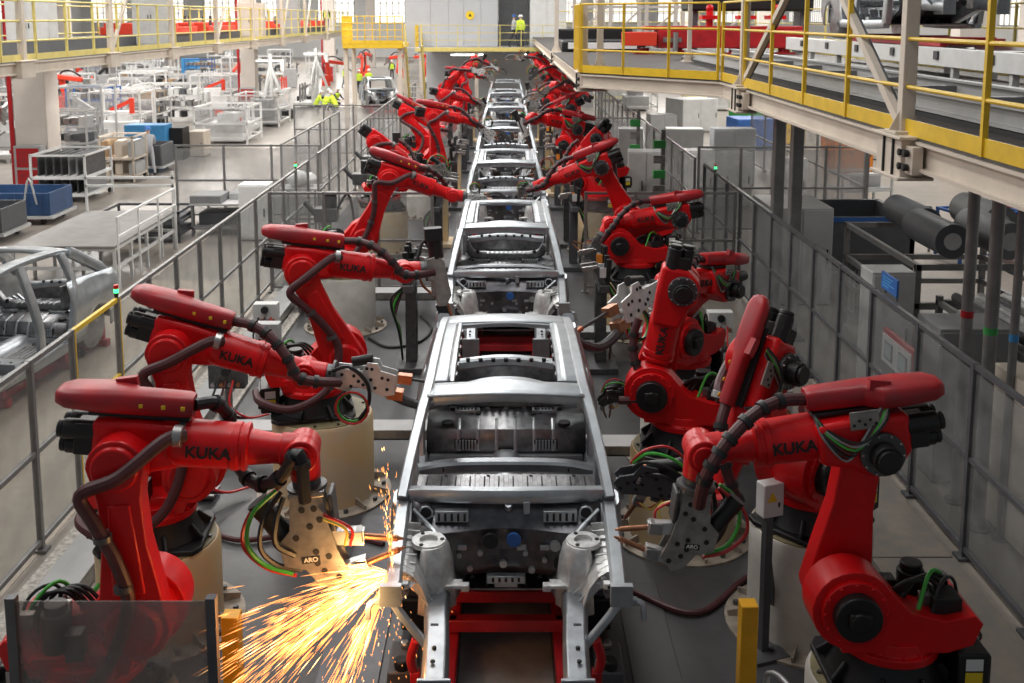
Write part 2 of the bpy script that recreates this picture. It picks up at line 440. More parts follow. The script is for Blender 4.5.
    for z, y in ((1.86, -.80), (1.74, -.84), (1.66, -.94), (1.5, -.93), (1.34, -.90), (1.24, -.82), (1.14, -.55), (1.0, -.4)):
        rows.append([(x, y+.05*math.cos(x*5)*(z < 1.7), z) for x in [-.74+1.48*i/16 for i in range(17)]])
    d.grid(rows, 0)
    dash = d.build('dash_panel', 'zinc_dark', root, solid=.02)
    d = mb()
    def hol(x, z, r, m, y=-.945): d.cyl((x, y+.06*0, z), (x, y-.03, z), r, n=16, m=m)
    for x, z, rr, m in ((-.12, 1.60, .06, 0), (.06, 1.61, .055, 1), (.38, 1.56, .042, 2), (-.02, 1.40, .03, 2), (-.28, 1.36, .022, 2), (.20, 1.35, .026, 2), (-.2, 1.5, .02, 2), (.15, 1.5, .02, 2), (.3, 1.43, .02, 2), (-.36, 1.48, .018, 2), (.42, 1.40, .05, 0)):
        hol(x, z, rr, m, -.965 if z > 1.45 else -.94); d.build('grommet', ['hole', 'blue', 'zinc', 'cast'], dash); d = mb()
    for x in (-.34, .30, .12): d.box((x, -.97, 1.54), (.07, .03, .03), 2); d.build('bracket', ['hole', 'blue', 'zinc', 'cast'], dash); d = mb()
    d.box((0, -.95, 1.275), (.30, .06, .06), 2); d.box((0, -.88, 1.20), (.18, .06, .05), 2)
    for k in range(5): d.box((-.10+.05*k, -.985, 1.28), (.02, .02, .03), 3)
    for sx in (-1, 1):
        if sx < 0: d.build('steering_mount', ['hole', 'blue', 'zinc', 'cast'], dash, bevel=.004); d = mb()
        d.box((sx*.42, -.9, 1.77), (.26, .06, .09), 2)
        for k in range(5): d.box((sx*.42-.10+.05*k, -.935, 1.77), (.018, .02, .06), 3)
        d.build('air_grille', ['hole', 'blue', 'zinc', 'cast'], dash, bevel=.004); d = mb()
        d.cyl((sx*.62, -.86, 1.80), (sx*.62, -.92, 1.80), .05, n=16, m=0); d.tube([(sx*.62+.05*math.cos(a*.524), -.92, 1.80+.05*math.sin(a*.524)) for a in range(12)], .008, 5, 2, 0, True)
        d.tube([(sx*.72, -.9, 1.82), (sx*.56, -1.0, 1.70), (sx*.5, -1.12, 1.66)], .016, 6, 2, 3)
        d.build('brace_tube', ['hole', 'blue', 'zinc', 'cast'], dash); d = mb()
    d.cyl((.02, -.86, 1.80), (.02, -.90, 1.86), .03, n=10, m=2); d.box((.16, -.9, 1.84), (.05, .06, .10), 2)
    d.build('wiper_mount', ['hole', 'blue', 'zinc', 'cast'], dash, bevel=.004)
    # strut towers, aprons, front rails
    for sx in (-1, 1):
        s = mb()
        rows = []
        for k in range(13):
            a = -20+220*k/12
            row = []
            for rr, z in ((.10, 1.74), (.145, 1.735), (.17, 1.70), (.195, 1.58), (.215, 1.42), (.235, 1.28)):
                rib = .010*(1 if k % 2 else -1)*(1 if rr > .19 else 0)
                ca, sa = math.cos(math.radians(a)), math.sin(math.radians(a))
                row.append((sx*(.575-(rr+rib)*ca*0-(rr+rib)*sa*.85), -1.25-(rr+rib)*ca*.95, z))
            rows.append(row)
        s.grid(rows, 0)
        tw = s.build('strut_tower', 'cast_alu', root, solid=.022)
        s = mb()
        s.lathe([(0, .13), (.03, .125), (.03, .07), (-.02, .065)], basis((sx*.575, -1.25, 1.725), (0, 0, 1)), 20, 0)
        for k in range(3):
            a = 2.1*k; s.cyl((sx*.575+.10*math.cos(a), -1.25+.10*math.sin(a), 1.75), (sx*.575+.10*math.cos(a), -1.25+.10*math.sin(a), 1.762), .016, n=8, m=1)
        for k in range(7):                          # cast ribs running out to the fender rail
            y = -.98-.10*k
            s.bar((sx*.66, y, 1.71-.01*k), (sx*.80, y-.03, 1.735-.01*k), .016, .07, 0)
            s.bar((sx*.50, y+.02, 1.62-.04*k), (sx*.66, y, 1.70-.02*k), .014, .05, 0)
        rows = []
        for k in range(17):
            y = -.88-.046*k; rb_ = .010 if k % 2 else -.004
            rows.append([(sx*x, y-.06*(.8-x), z+rb_) for x, z in ((.80, 1.715), (.72, 1.70), (.66, 1.665), (.60, 1.58), (.56, 1.45), (.545, 1.32))])
        s.build('tower_cap', ['cast_alu', 'hole'], tw); s = mb(); s.grid(rows)
        s.build('apron_casting', 'cast_alu', tw, solid=.012, smooth=0); s = mb(); s.b2(*sorted((sx*.70, sx*.80)), -1.62, -.86, 1.645, 1.655, 0)
        s.build('apron_flange', ['cast_alu', 'hole'], tw)
        fr = mb()
        sec([(sx*.81, -.70, 1.80), (sx*.80, -1.1, 1.78), (sx*.79, -1.5, 1.74), (sx*.775, -1.88, 1.70)], .11, .10, 0, None, fr)
        fr.box((sx*.79, -1.90, 1.69), (.15, .05, .15), 0)
        fr.box((sx*.72, -1.72, 1.66), (.07, .05, .04), 1); fr.cyl((sx*.72, -1.75, 1.66), (sx*.72, -1.755, 1.66), .012, n=8, m=2)
        # bracket running down to the front rail, with a hooked outer end
        sec([(sx*.90, -1.86, 1.62), (sx*.80, -1.86, 1.63), (sx*.70, -1.90, 1.52), (sx*.52, -1.95, 1.32)], .05, .05, 0, None, fr)
        sec([(sx*.90, -1.86, 1.62), (sx*.94, -1.87, 1.60), (sx*.95, -1.88, 1.50)], .04, .04, 0, None, fr)
        fr.build('fender_rail', ['zinc', 'white_paint', 'hole'], root, bevel=.006)
        ra = mb()
        sec([(sx*.42, -.62, 1.10), (sx*.46, -1.0, 1.22), (sx*.50, -1.45, 1.34), (sx*.475, -1.95, 1.33), (sx*.46, -2.42, 1.30)], .175, .20, 0, None, ra)
        ra.box((sx*.46, -2.44, 1.30), (.22, .03, .26), 0)
        ra.b2(sx*.495-.032, sx*.495+.032, -1.86, -1.70, 1.42, 1.437, 1)
        for y in (-1.5, -2.1, -2.25): ra.cyl((sx*.48, y, 1.42), (sx*.48, y, 1.437), .018, n=8, m=1)
        ra.box((sx*.40, -1.36, 1.46), (.16, .10, .03), 2); ra.box((sx*.30, -1.38, 1.45), (.06, .06, .05), 2)
        ra.bar((sx*.56, -1.3, 1.42), (sx*.70, -1.62, 1.66), .05, .03, 2)
        ra.build('front_rail', ['zinc_rail', 'hole', 'cast_alu'], root, bevel=.01)
    return root

def make_skid(label):
    root = thing('transport_skid', label, 'skid', group='red skids under the car bodies')
    b = MB()
    for sx in (-1, 1):
        b.b2(sx*.43-.05, sx*.43+.05, -2.5, 3.6, .58, .70)
        b.b2(sx*.43-.03, sx*.43+.03, -2.55, 3.65, .52, .58, 1)
    b.build('skid_runner', ['red_frame', 'frame_dark'], root, bevel=.01)
    for y, h in ((-.74, .82), (-.28, .80), (1.0, .70), (2.6, .70), (3.3, .80)):
        c = MB(); c.b2(-.46, .46, y-.05, y+.05, h-.10, h)
        if h > .72:
            for sx in (-1, 1): c.b2(sx*.43-.04, sx*.43+.04, y-.04, y+.04, .70, h)
        c.build('cross_bar', 'red_frame', root, bevel=.008)
    for sx in (-1, 1):
        for y in (-1.55, -.3, 1.7, 3.1):
            p = MB()
            p.b2(sx*.43, sx*.70, y-.04, y+.04, .60, .69)
            p.b2(sx*.66-.035, sx*.66+.035, y-.04, y+.04, .60, .90)
            p.cyl((sx*.66, y, .90), (sx*.66, y, .985), .025, .012, 10, 1)
            if y == -1.55: p.tube([(sx*.66, y, .85), (sx*.69, y-.02, 1.0), (sx*.645, y-.06, 1.18)], .035, 8, 0, 3)
            p.build('support_post', ['red_frame', 'steel'], root, bevel=.006)
    for sx in (-1, 1):
        r = MB(); r.cyl((sx*.33, -2.2, .60), (sx*.27, -2.2, .60), .07, n=18, m=0); r.box((sx*.36, -2.2, .62), (.06, .14, .1), 1)
        r.build('guide_roller', ['yellow_post', 'cast'], root)
    return root

cars_y = [8.60+7.15*i for i in range(7)]
ORD = ['first', 'second', 'third', 'fourth', 'fifth', 'sixth', 'seventh']
proto = make_car('silver car body shell first in line, front end in the welding sparks')
sk = make_skid('red transport skid under the first car body in line, by the sparks')
for i, y in enumerate(cars_y):
    c = proto if i == 0 else copy_tree(proto)
    c.location = (0, y, CZ)
    if i: c['label'] = 'silver car body shell %s in line counting from the sparks' % ORD[i] if i < 6 else 'silver car body shell farthest down the line, last under the back walkway'
    s = sk if i == 0 else copy_tree(sk)
    s.location = (0, y, 0)
    if i: s['label'] = 'red transport skid under the %s car body counting from the sparks' % ORD[i]
# the separate body beyond the left fence and the one far off by the people
oc = copy_tree(proto); oc.location = (-8.0, 14.35, .22); oc.rotation_euler = (0, 0, math.radians(-7))
oc['label'] = 'silver car body shell standing outside the left fence beside the grey platform'; del oc['group']
oc = copy_tree(proto); oc.location = (-7.5, 62.5, .28); oc.rotation_euler = (0, 0, math.radians(14))
oc['label'] = 'small distant silver car body shell in the aisle near the people in yellow vests'; del oc['group']
for nm, lab, x, y, rz, h in (('body_trolley', 'low red and grey trolley carrying the silver body outside the left fence', -8.0, 14.35, math.radians(-7), .22),
                              ('body_trolley', 'low trolley carrying the small distant silver body near the people', -7.5, 62.5, math.radians(14), .28)):
    t = thing(nm, lab, 'trolley', (x, y, 0), rz)
    b = MB()
    for sx in (-1, 1): b.b2(sx*.5-.07, sx*.5+.07, -1.9, 3.4, h-.20, h-.08)
    for yy in (-1.4, .3, 2.0, 3.2): b.b2(-.8, .8, yy-.06, yy+.06, h-.20, h-.08); b.b2(-.72, -.62, yy-.05, yy+.05, h-.08, h+.19, 0); b.b2(.62, .72, yy-.05, yy+.05, h-.08, h+.19, 0)
    b.build('deck_frame', ['red_frame'], t, bevel=.01)
    for sx in (-1, 1):
        for yy in (-1.4, 2.6):
            w = MB(); w.cyl((sx*.58, yy, .08), (sx*.65, yy, .08), .08, n=16); w.build('wheel', 'rubber', t)

# ------------------------------------------------------------------ conveyor bed under the line
cb = thing('line_conveyor', 'long dark roller conveyor running under the row of silver car bodies', 'conveyor', (0, 0, 0))
b = MB()
for sx in (-1, 1):
    b.b2(sx*.56-.08, sx*.56+.08, 5.0, 60, .10, .44, 0)
    b.b2(sx*.43-.05, sx*.43+.05, 5.0, 60, .44, .52, 1)
b.build('side_beam', ['frame_dark', 'steel_dark'], cb, bevel=.01)
b = MB(); b.b2(-.38, .38, 5.0, 60, .30, .38); b.build('cover_plate', 'floor_bed', cb)
for sx in (-1, 1):
    for y in [6.1+1.5*k for k in range(18)]:
        d = MB(); d.box((sx*.80, y, .52), (.22, .42, .26), 0); d.box((sx*.82, y-.02, .25), (.26, .5, .30), 1); d.cyl((sx*.80, y-.15, .65), (sx*.80, y-.15, .73), .06, n=12, m=1)
        d.cyl((sx*.80, y+.12, .65), (sx*.80, y+.12, .70), .04, n=10, m=2)
        d.build('drive_unit', ['grey_darkpaint', 'cast', 'steel'], cb, bevel=.015)
# ------------------------------------------------------------------ robots
L1, L2, WO = 1.15, 1.20, .10
YA, YF = -.14, .05            # lower arm plane, forearm axis
def pedestal(x, y, label, h=1.0, r=.56, m='ped_cream', plate=True):
    t = thing('robot_pedestal', label, 'pedestal', (x, y, 0), group=None)
    b = MB(); b.lathe([(.03, r), (h-.04, r), (h, r-.02)], basis((0, 0, 0), (0, 0, 1)), 40, 0)
    b.build('drum', [m], t)
    b = MB(); b.lathe([(h-.005, r-.035), (h+.012, r-.035), (h+.012, r-.2)], basis((0, 0, 0), (0, 0, 1)), 40, 0)
    for k in range(12): a = k*PI/6; b.cyl(((r-.08)*math.cos(a), (r-.08)*math.sin(a), h), ((r-.08)*math.cos(a), (r-.08)*math.sin(a), h+.03), .018, n=6, m=1)
    b.build('top_plate', ['ped_top', 'steel_dark'], t)
    b = MB(); b.lathe([(0, r+.20), (.035, r+.20), (.035, r-.05)], basis((0, 0, 0), (0, 0, 1)), 40, 0)
    for k in range(10):
        a = k*PI/5+.2; c = (r+.11)*math.cos(a), (r+.11)*math.sin(a)
        b.cyl((*c, .03), (*c, .075), .026, n=6, m=1)
        b.bar((r*math.cos(a+.3), r*math.sin(a+.3), .08), ((r+.17)*math.cos(a+.3), (r+.17)*math.sin(a+.3), .04), .02, .09, 0)
    b.build('base_flange', ['plate_rust', 'steel_dark'], t)
    return t

def gun_mesh(root, kind, G, tl, al, sc, style):
    """weld gun as one part with sub-parts; G flange point, tl pointing away from the robot, al where the electrode arms point"""
    t = V(tl).normalized(); a = V(al); a = (a-t*a.dot(t)).normalized()
    T = MX.Identity(4); b3 = t.cross(a)
    for i, ax in enumerate((t, a, b3)):
        for k in range(3): T[k][i] = ax[k]
    for k in range(3): T[k][3] = G[k]
    T = T @ MX.Scale(sc, 4)
    def mb(): return MB(T.copy())
    P = style
    def holes(m, pts, z, r=.022, mi=1):
        for x, y in pts: m.cyl((x, y, z-.0), (x, y, z+math.copysign(.004, z)), r, n=10, m=mi)
    if kind == 'C':
        g = mb()
        poly = [(0, -.10), (.10, -.12), (.26, -.14), (.34, -.22), (.50, -.20), (.54, -.06), (.66, .02), (.70, .12), (.58, .22), (.42, .16), (.22, .12), (0, .10)]
        for z in (-.085, .065): g.prism(poly, z, z+.02)
        for x, y in ((.05, 0), (.30, -.02), (.5, .1), (.62, .12)): g.cyl((x, y, -.07), (x, y, .07), .03, n=10)
        holes(g, ((.12, -.04), (.12, .04), (.24, 0), (.42, -.13), (.42, .02), (.50, .02), (.46, .10), (.56, .06), (.61, .15), (.31, -.1), (.2, .07)), .085)
        holes(g, ((.12, -.04), (.12, .04), (.24, 0), (.42, -.13), (.42, .02), (.50, .02), (.46, .10), (.56, .06), (.61, .15), (.31, -.1), (.2, .07)), -.085)
        gun = g.build('weld_gun', [P, 'hole'], root, bevel=.004)
        g = mb(); g.box((.13, .02, 0), (.22, .16, .125)); g.box((.02, 0, 0), (.04, .24, .2), 0); g.box((.16, .155, 0), (.26, .03, .20), 1)
        g.build('transformer', ['steel', 'steel_dark'], gun, bevel=.008)
        g = mb(); g.cyl((.42, -.14, 0), (.14, -.30, 0), .07, n=14, m=0); g.cyl((.14, -.30, 0), (.06, -.345, 0), .075, n=14, m=1); g.cyl((.42, -.14, 0), (.47, -.11, 0), .05, n=12, m=2)
        g.build('servo_motor', ['black', 'cast', 'copper'], gun)
        for (x0, x1, kk) in ((.36, .44, 0), (.62, .50, 1)):
            g = mb(); g.bar((x0, .12, 0), (x0+(x1-x0)*.35, .34, 0), .10, .075, 0, (0, 0, 1)); g.box((x0+(x1-x0)*.2, .28, 0), (.09, .10, .11), 2)
            g.cyl((x0+(x1-x0)*.3, .32, 0), (x0+(x1-x0)*.9, .56, 0), .022, n=10, m=1); g.cyl((x0+(x1-x0)*.9, .56, 0), (x1, .60, 0), .016, .008, n=8, m=1)
            g.build('electrode_arm', ['alu', 'copper', 'steel'], gun, bevel=.004)
        g = mb()
        g.tube([(-.02, -.20, .05), (.10, -.36, .10), (.30, -.42, .10), (.48, -.34, .05), (.58, -.16, .03)], .016, 6, 0, 5)
        g.tube([(-.02, -.16, .08), (.12, -.28, .14), (.32, -.33, .14), (.48, -.25, .08), (.56, -.10, .03)], .018, 6, 1, 5)
        g.tube([(-.02, -.18, -.02), (.14, -.40, .0), (.34, -.47, .02), (.52, -.34, .02), (.60, -.14, .02)], .014, 6, 2, 5)
        g.tube([(0, -.14, .12), (.14, -.20, .16), (.30, -.22, .16), (.42, -.12, .1)], .02, 6, 1, 5)
        g.tube([(.18, .1, .12), (.26, .24, .14), (.38, .22, .12)], .011, 6, 3, 5); g.tube([(.16, .1, .10), (.28, .27, .10), (.40, .25, .09)], .011, 6, 2, 5)
        g.build('gun_cables', ['green_cable', 'hose_black', 'red_cable', 'yellow_cable'], gun)
        g = mb(); g.box((.47, -.02, .0875), (.045, .12, .004)); g.build('nameplate', 'hole', gun)
        TT = T @ MX.Translation((.47, -.02, .0905)) @ MX.Rotation(PI/2, 4, 'Z')
        text('lettering', 'ARO', .045, TT, 'label_white', gun, .0005)
        g2 = mb(); g2.box((.47, -.02, -.0875), (.045, .12, .004)); g2.build('nameplate', 'hole', gun)
        TT = T @ MX.Translation((.47, -.02, -.0905)) @ MX.Rotation(PI, 4, 'Y') @ MX.Rotation(PI/2 if 0 else -PI/2, 4, 'Z')
        text('lettering', 'ARO', .045, TT, 'label_white', gun, .0005)
    elif kind == 'X':
        g = mb()
        poly = [(.02, -.10), (.16, -.12), (.22, -.06), (.36, -.08), (.50, -.13), (.62, -.10), (.62, .10), (.46, .13), (.42, .20), (.32, .20), (.28, .11), (.02, .11)]
        for z in (-.09, .07): g.prism(poly, z, z+.02)
        hp = ((.08, -.04), (.08, .05), (.2, .05), (.25, 0), (.32, .14), (.37, .14), (.37, .03), (.42, -.05), (.48, .06), (.54, -.05), (.54, .05), (.30, -.03), (.18, -.06))
        holes(g, hp, .09, .018); holes(g, hp, -.09, .018)
        for x, y in ((.1, 0), (.3, .05), (.5, -.03)): g.cyl((x, y, -.07), (x, y, .07), .03, n=10)
        gun = g.build('weld_gun', [P, 'hole'], root, bevel=.004)
        g = mb(); g.box((.14, 0, 0), (.2, .17, .12), 0); g.cyl((.16, .16, 0), (.36, .22, 0), .05, n=14, m=1)
        g.build('transformer', ['steel', 'black'], gun, bevel=.008)
        g = mb(); g.tube([(.52, -.10, 0), (.75, -.19, 0), (.98, -.20, 0), (1.16, -.10, 0), (1.22, -.02, 0)], [.05]*5+[.048]*5+[.045]*5+[.035]*5+[.02], 8, 0, 5)
        g.box((.62, -.12, 0), (.16, .09, .12), 1)
        g.build('electrode_arm', ['steel_dark', 'copper'], gun)
        g = mb(); g.box((.70, .05, 0), (.14, .09, .09), 1); g.cyl((.74, .05, 0), (1.14, .04, 0), .018, n=8, m=0); g.cyl((1.14, .04, 0), (1.22, .035, 0), .028, .012, n=8, m=1)
        g.build('electrode_arm', ['steel_dark', 'copper'], gun)
        g = mb()
        for rr, rad, mi, dz in ((.15, .014, 0, 0), (.165, .012, 1, .03), (.14, .012, 2, -.03)):
            g.tube([(.22+rr*math.cos(k*.449), -.26+rr*math.sin(k*.449), .12+dz) for k in range(14)], rad, 6, mi, 0, True)
        g.tube([(-.05, .06, .1), (.15, .16, .16), (.34, .02, .16), (.38, -.2, .14), (.30, -.38, .12)], .02, 6, 2, 5)
        g.build('gun_cables', ['green_cable', 'red_cable', 'hose_black'], gun)
    else:   # long pincer gun
        g = mb()
        g.prism([(0, -.12), (.12, -.16), (.2, -.1), (.26, .3), (.2, .42), (.1, .42), (.06, .12), (0, .12)], -.08, -.06); g.prism([(0, -.12), (.12, -.16), (.2, -.1), (.26, .3), (.2, .42), (.1, .42), (.06, .12), (0, .12)], .06, .08)
        g.box((.12, .1, 0), (.16, .4, .1))
        gun = g.build('weld_gun', [P], root, bevel=.005)
        g = mb(); g.cyl((.12, -.12, 0), (.10, -.46, 0), .085, n=14); g.box((.10, -.40, 0), (.2, .14, .2), 0); g.build('servo_motor', 'black', gun, bevel=.006)
        g = mb(); g.tube([(.18, .36, 0), (.24, .6, 0), (.25, .88, 0), (.33, .95, 0)], .035, 8, 0, 4); g.build('electrode_arm', 'copper', gun)
        g = mb(); g.bar((.13, .40, 0), (.19, .62, 0), .12, .1, 1); g.tube([(.15, .4, .04), (.2, .62, .04), (.22, .98, .02)], .03, 8, 0, 4); g.build('electrode_arm', ['steel_dark', 'black'], gun)
        g = mb()
        g.tube([(-.1, -.1, .1), (.0, -.3, .18), (.1, -.1, .2), (.18, .25, .12)], .022, 6, 0, 5); g.tube([(-.1, -.05, .06), (-.05, .2, .16), (.1, .35, .12)], .016, 6, 1, 5)
        g.build('gun_cables', ['hose_black', 'copper'], gun)

NROB = [0]
def robot(label, base, wrist=None, pose=None, gun=None, hose_side=1, style=0, ytext=True, dress=True):
    """base: world point on the pedestal top; wrist: world target of the wrist centre, or pose=(yaw, a2, a3) in degrees"""
    NROB[0] += 1; rnd = random.Random(NROB[0]*13)
    base = V(base)
    if wrist is not None:
        w = V(wrist)-base; yaw = math.atan2(w.y, w.x)
        r = math.hypot(w.x, w.y)-.35; z = w.z-.675
        l2 = math.hypot(L2, WO); d = min(math.hypot(r, z), (L1+l2)*.995); off = math.atan2(WO, L2)
        th = math.atan2(z, r)
        A = math.acos(max(-1, min(1, (L1*L1+d*d-l2*l2)/(2*L1*d))))
        a2 = th+A
        ex, ez = L1*math.cos(a2), L1*math.sin(a2)
        a3 = math.atan2(d*math.sin(th)-ez, d*math.cos(th)-ex)-off
    else: yaw, a2, a3 = (math.radians(k) for k in pose)
    root = thing('welding_robot', label, 'robot', base, yaw, 'red welding robots along the line')
    loc = lambda v: V((v[0]*math.cos(yaw)+v[1]*math.sin(yaw), -v[0]*math.sin(yaw)+v[1]*math.cos(yaw), v[2]))
    S = V((.35, 0, .675)); E = S+V((L1*math.cos(a2), 0, L1*math.sin(a2)))
    u = V((math.cos(a3), 0, math.sin(a3))); w_ = V((-math.sin(a3), 0, math.cos(a3)))
    def fp(x, y, z): return E+u*x+V((0, y, 0))+w_*(z)
    Z = basis((0, 0, 0), (0, 0, 1))
    # base casting
    b = MB()
    b.prism([(-.42, -.40), (.40, -.40), (.46, -.30), (.46, .30), (.40, .40), (-.42, .40), (-.5, .3), (-.5, -.3)], .012, .06)
    b.lathe([(.06, .42), (.16, .36), (.27, .34)], Z, 24)
    for k in range(8): a = k*PI/4+.39; b.bar((.34*math.cos(a), .34*math.sin(a), .16), (.46*math.cos(a), .46*math.sin(a), .05), .03, .1)
    b.build('base', 'cast', root, bevel=.01)
    b = MB(); b.box((-.50, .10, .22), (.22, .46, .30)); b.box((-.62, .10, .22), (.04, .38, .22)); b.build('connector_box', 'black', root, bevel=.012)
    for m, z in (('label_white', .29), ('label_yellow', .19)):
        for yy in (-.132, .332):
            l = MB(); l.box((-.50, yy, z), (.12, .004, .085)); l.build('label_plate', m, root)
        l = MB(); l.box((-.643, .0, z), (.004, .12, .085)); l.build('label_plate', m, root)
    # carousel
    b = MB()
    b.lathe([(.27, .36), (.33, .36), (.34, .33), (.42, .32)], Z, 28)
    for k in range(16): a = k*PI/8; b.cyl((.345*math.cos(a), .345*math.sin(a), .33), (.345*math.cos(a), .345*math.sin(a), .35), .014, n=6)
    c = arc(S.x, S.z, .29, -75, 150, 14)
    prof = [(.42, .36)]+c+[(-.05, .66), (-.30, .60), (-.50, .64), (-.56, .58), (-.50, .42), (-.32, .36)]
    R = MX(((1, 0, 0, 0), (0, 0, -1, 0), (0, 1, 0, 0), (0, 0, 0, 1)))     # local xy -> xz ; extrude along -y
    b.prism(prof, -.30, -.02, 0, R)
    b.prism([(-.36, .34), (.30, .34), (.34, .46), (.1, .50), (-.40, .48)], -.02, .24, 0, R)
    b.prism([(-.5, .42), (-.56, .58), (-.5, .64), (-.42, .56), (-.3, .42)], -.02, .26, 0, R)
    car = b.build('carousel', 'red', root, bevel=.022, seg=3)
    b = MB()
    b.cyl((S.x, .29, S.z), (S.x, .34, S.z), .235, n=28, m=0)
    for k in range(12): a = k*PI/6; b.cyl((S.x+.215*math.cos(a), .33, S.z+.215*math.sin(a)), (S.x+.215*math.cos(a), .352, S.z+.215*math.sin(a)), .013, n=6, m=0)
    b.build('shoulder_gear', 'red', car, bevel=.01); b = MB()
    b.cyl((S.x, -.06, S.z), (S.x, .04, S.z), .24, n=28, m=0)
    b.build('shoulder_hub', 'red', car, bevel=.01)
    b = MB(); b.cyl((S.x, .30, S.z), (S.x, .42, S.z), .165, n=22); b.box((S.x, .43, S.z), (.15, .05, .12)); b.cyl((S.x, .40, S.z), (S.x, .46, S.z), .07, n=12)
    b.build('shoulder_motor', 'black', car, bevel=.01)
    b = MB(); b.cyl((-.20, -.12, .44), (-.20, -.12, .76), .10, n=16); b.cyl((-.20, -.12, .76), (-.20, -.12, .82), .08, n=14); b.box((-.05, -.20, .56), (.12, .12, .2)); b.box((-.34, .12, .66), (.2, .2, .12))
    for k in range(4): b.tube([(-.45+.06*k, -.02+.05*k, .45), (-.40+.05*k, .0+.04*k, .75), (-.20+.04*k, .06+.02*k, .80), (-.05+.05*k, .08, .62)], .018, 6, 0, 4)
    b.build('swivel_motor', 'black', car, bevel=.008)
    b = MB()
    b.tube([(-.5, -.05, .3), (-.42, -.04, .7), (-.25, .1, .86), (-.12, .22, .6)], .016, 6, 0, 5); b.tube([(-.52, .02, .3), (-.46, .03, .74), (-.3, .16, .8), (-.2, .24, .5)], .014, 6, 1, 5)
    b.box((-.40, -.10, .70), (.10, .07, .09), 2); b.box((-.22, .10, .66), (.08, .08, .08), 2)
    b.build('valve_block', ['green_cable', 'hose_black', 'steel'], car, bevel=.004)
    # lower arm
    Ax = (E-S).normalized(); TA = basis(S+V((0, YA, 0)), Ax, (0, -1, 0))   # x along arm, z = -y
    b = MB()
    q = [(-.0+.245*math.cos(math.radians(a)), .245*math.sin(math.radians(a))) for a in range(100, 261, 16)]
    q += [(.25, -.205), (.60, -.15), (.92, -.145)]
    q += [(L1+.195*math.cos(math.radians(a)), .195*math.sin(math.radians(a))) for a in range(-85, 86, 17)]
    q += [(.92, .145), (.60, .15), (.25, .205)]
    b.prism(q, -.095, .095, 0, TA)
    b.prism([(.25, -.11), (.9, -.075), (.9, .075), (.25, .11)], .085, .112, 0, TA)
    arm = b.build('lower_arm', 'red', root, bevel=.045, seg=3)
    b = MB(); b.cyl((S.x, YA-.09, S.z), (S.x, YA-.14, S.z), .20, .17, n=24, m=0); b.build('joint_cap', 'red', arm, bevel=.01); b = MB(); b.cyl(E+V((0, YA-.09, 0)), E+V((0, YA-.13, 0)), .165, .15, n=24, m=0)
    b.build('joint_cap', 'red', arm, bevel=.01)
    # forearm
    TF = basis(E, u, (0, -1, 0))       # x along forearm, y = w direction?, z = -y
    sgn = 1 if (TF.to_3x3() @ V((0, 1, 0))).dot(w_) > 0 else -1
    b = MB()
    pr = [(-.22, -.02), (-.22, WO+.15), (.10, WO+.16), (.42, WO+.145), (.42, WO-.145), (.20, -.10), (.10, -.17), (-.10, -.17)]
    b.prism([(x, sgn*y) for x, y in pr], -(YF+.20), -(YF-.10), 0, TF)
    fore = b.build('forearm', 'red', root, bevel=.04, seg=3)
    b = MB()
    TX = basis(fp(0, YF, WO), u, w_)
    b.lathe([(.30, .135), (.36, .165), (.44, .165), (.72, .158), (.725, .168), (.77, .168), (.775, .158), (.80, .158), (.805, .168), (.83, .165), (.84, .125), (1.0, .105), (1.12, .10)], TX, 28)
    for k in range(12): a = k*PI/6; b.cyl(TX @ V((.765, .15*math.cos(a), .15*math.sin(a))), TX @ V((.785, .15*math.cos(a), .15*math.sin(a))), .012, n=6)
    b.build('forearm_tube', 'red', fore)
    b = MB()
    for dy, dz in ((.08, .05), (-.07, .05), (.0, -.08)):
        b.cyl(fp(-.20, YF+.05+dy, WO+dz), fp(-.42, YF+.05+dy, WO+dz), .072, n=12)
        b.cyl(fp(-.42, YF+.05+dy, WO+dz), fp(-.46, YF+.05+dy, WO+dz), .062, n=12)
        b.build('wrist_motor', 'black', fore, bevel=.008); b = MB()
    b.bar(fp(-.21, YF+.05, WO), fp(-.34, YF+.05, WO), .26, .22)
    b.build('motor_block', 'black', fore, bevel=.008)
    b = MB(); b.cyl(E+V((0, YF+.10, 0)), E+V((0, YF+.24, 0)), .155, n=22, m=2); b.cyl(E+V((0, YF+.24, 0)), E+V((0, YF+.34, 0)), .10, n=18, m=0); b.cyl(E+V((0, YF+.34, 0)), E+V((0, YF+.37, 0)), .08, n=18, m=0)
    for k in range(10): a = k*PI/5; b.cyl(E+V((.14*math.cos(a), YF+.235, .14*math.sin(a))), E+V((.14*math.cos(a), YF+.255, .14*math.sin(a))), .012, n=6, m=1)
    b.build('elbow_motor', ['black', 'steel', 'steel_dark'], fore, bevel=.008)
    if ytext:
        for sd in (-1, 1):
            o = fp(.58, YF+sd*.166, WO)
            X = u*(1 if sd < 0 else -1)
            T = MX.Identity(4); Nn = V((0, sd, 0)); Yv = Nn.cross(X)
            if Yv.z < 0 and 0: X = -X; Yv = -Yv
            for k in range(3): T[k][0] = X[k]; T[k][1] = Yv[k]; T[k][2] = Nn[k]; T[k][3] = o[k]
            text('lettering', 'KUKA', .115, T, 'hole', fore, .0035)
    # wrist
    Wc = fp(L2, YF, WO)
    t = loc(gun['t']).normalized() if gun else u
    b = MB()
    b.sphere(Wc, .125, 16)
    b.cyl(Wc-V((0, .135, 0)), Wc+V((0, .135, 0)), .118, n=20)
    b.cyl(fp(1.05, YF, WO), Wc, .115, n=16)
    b.cyl(Wc, Wc+t*.20, .118, .105, n=20)
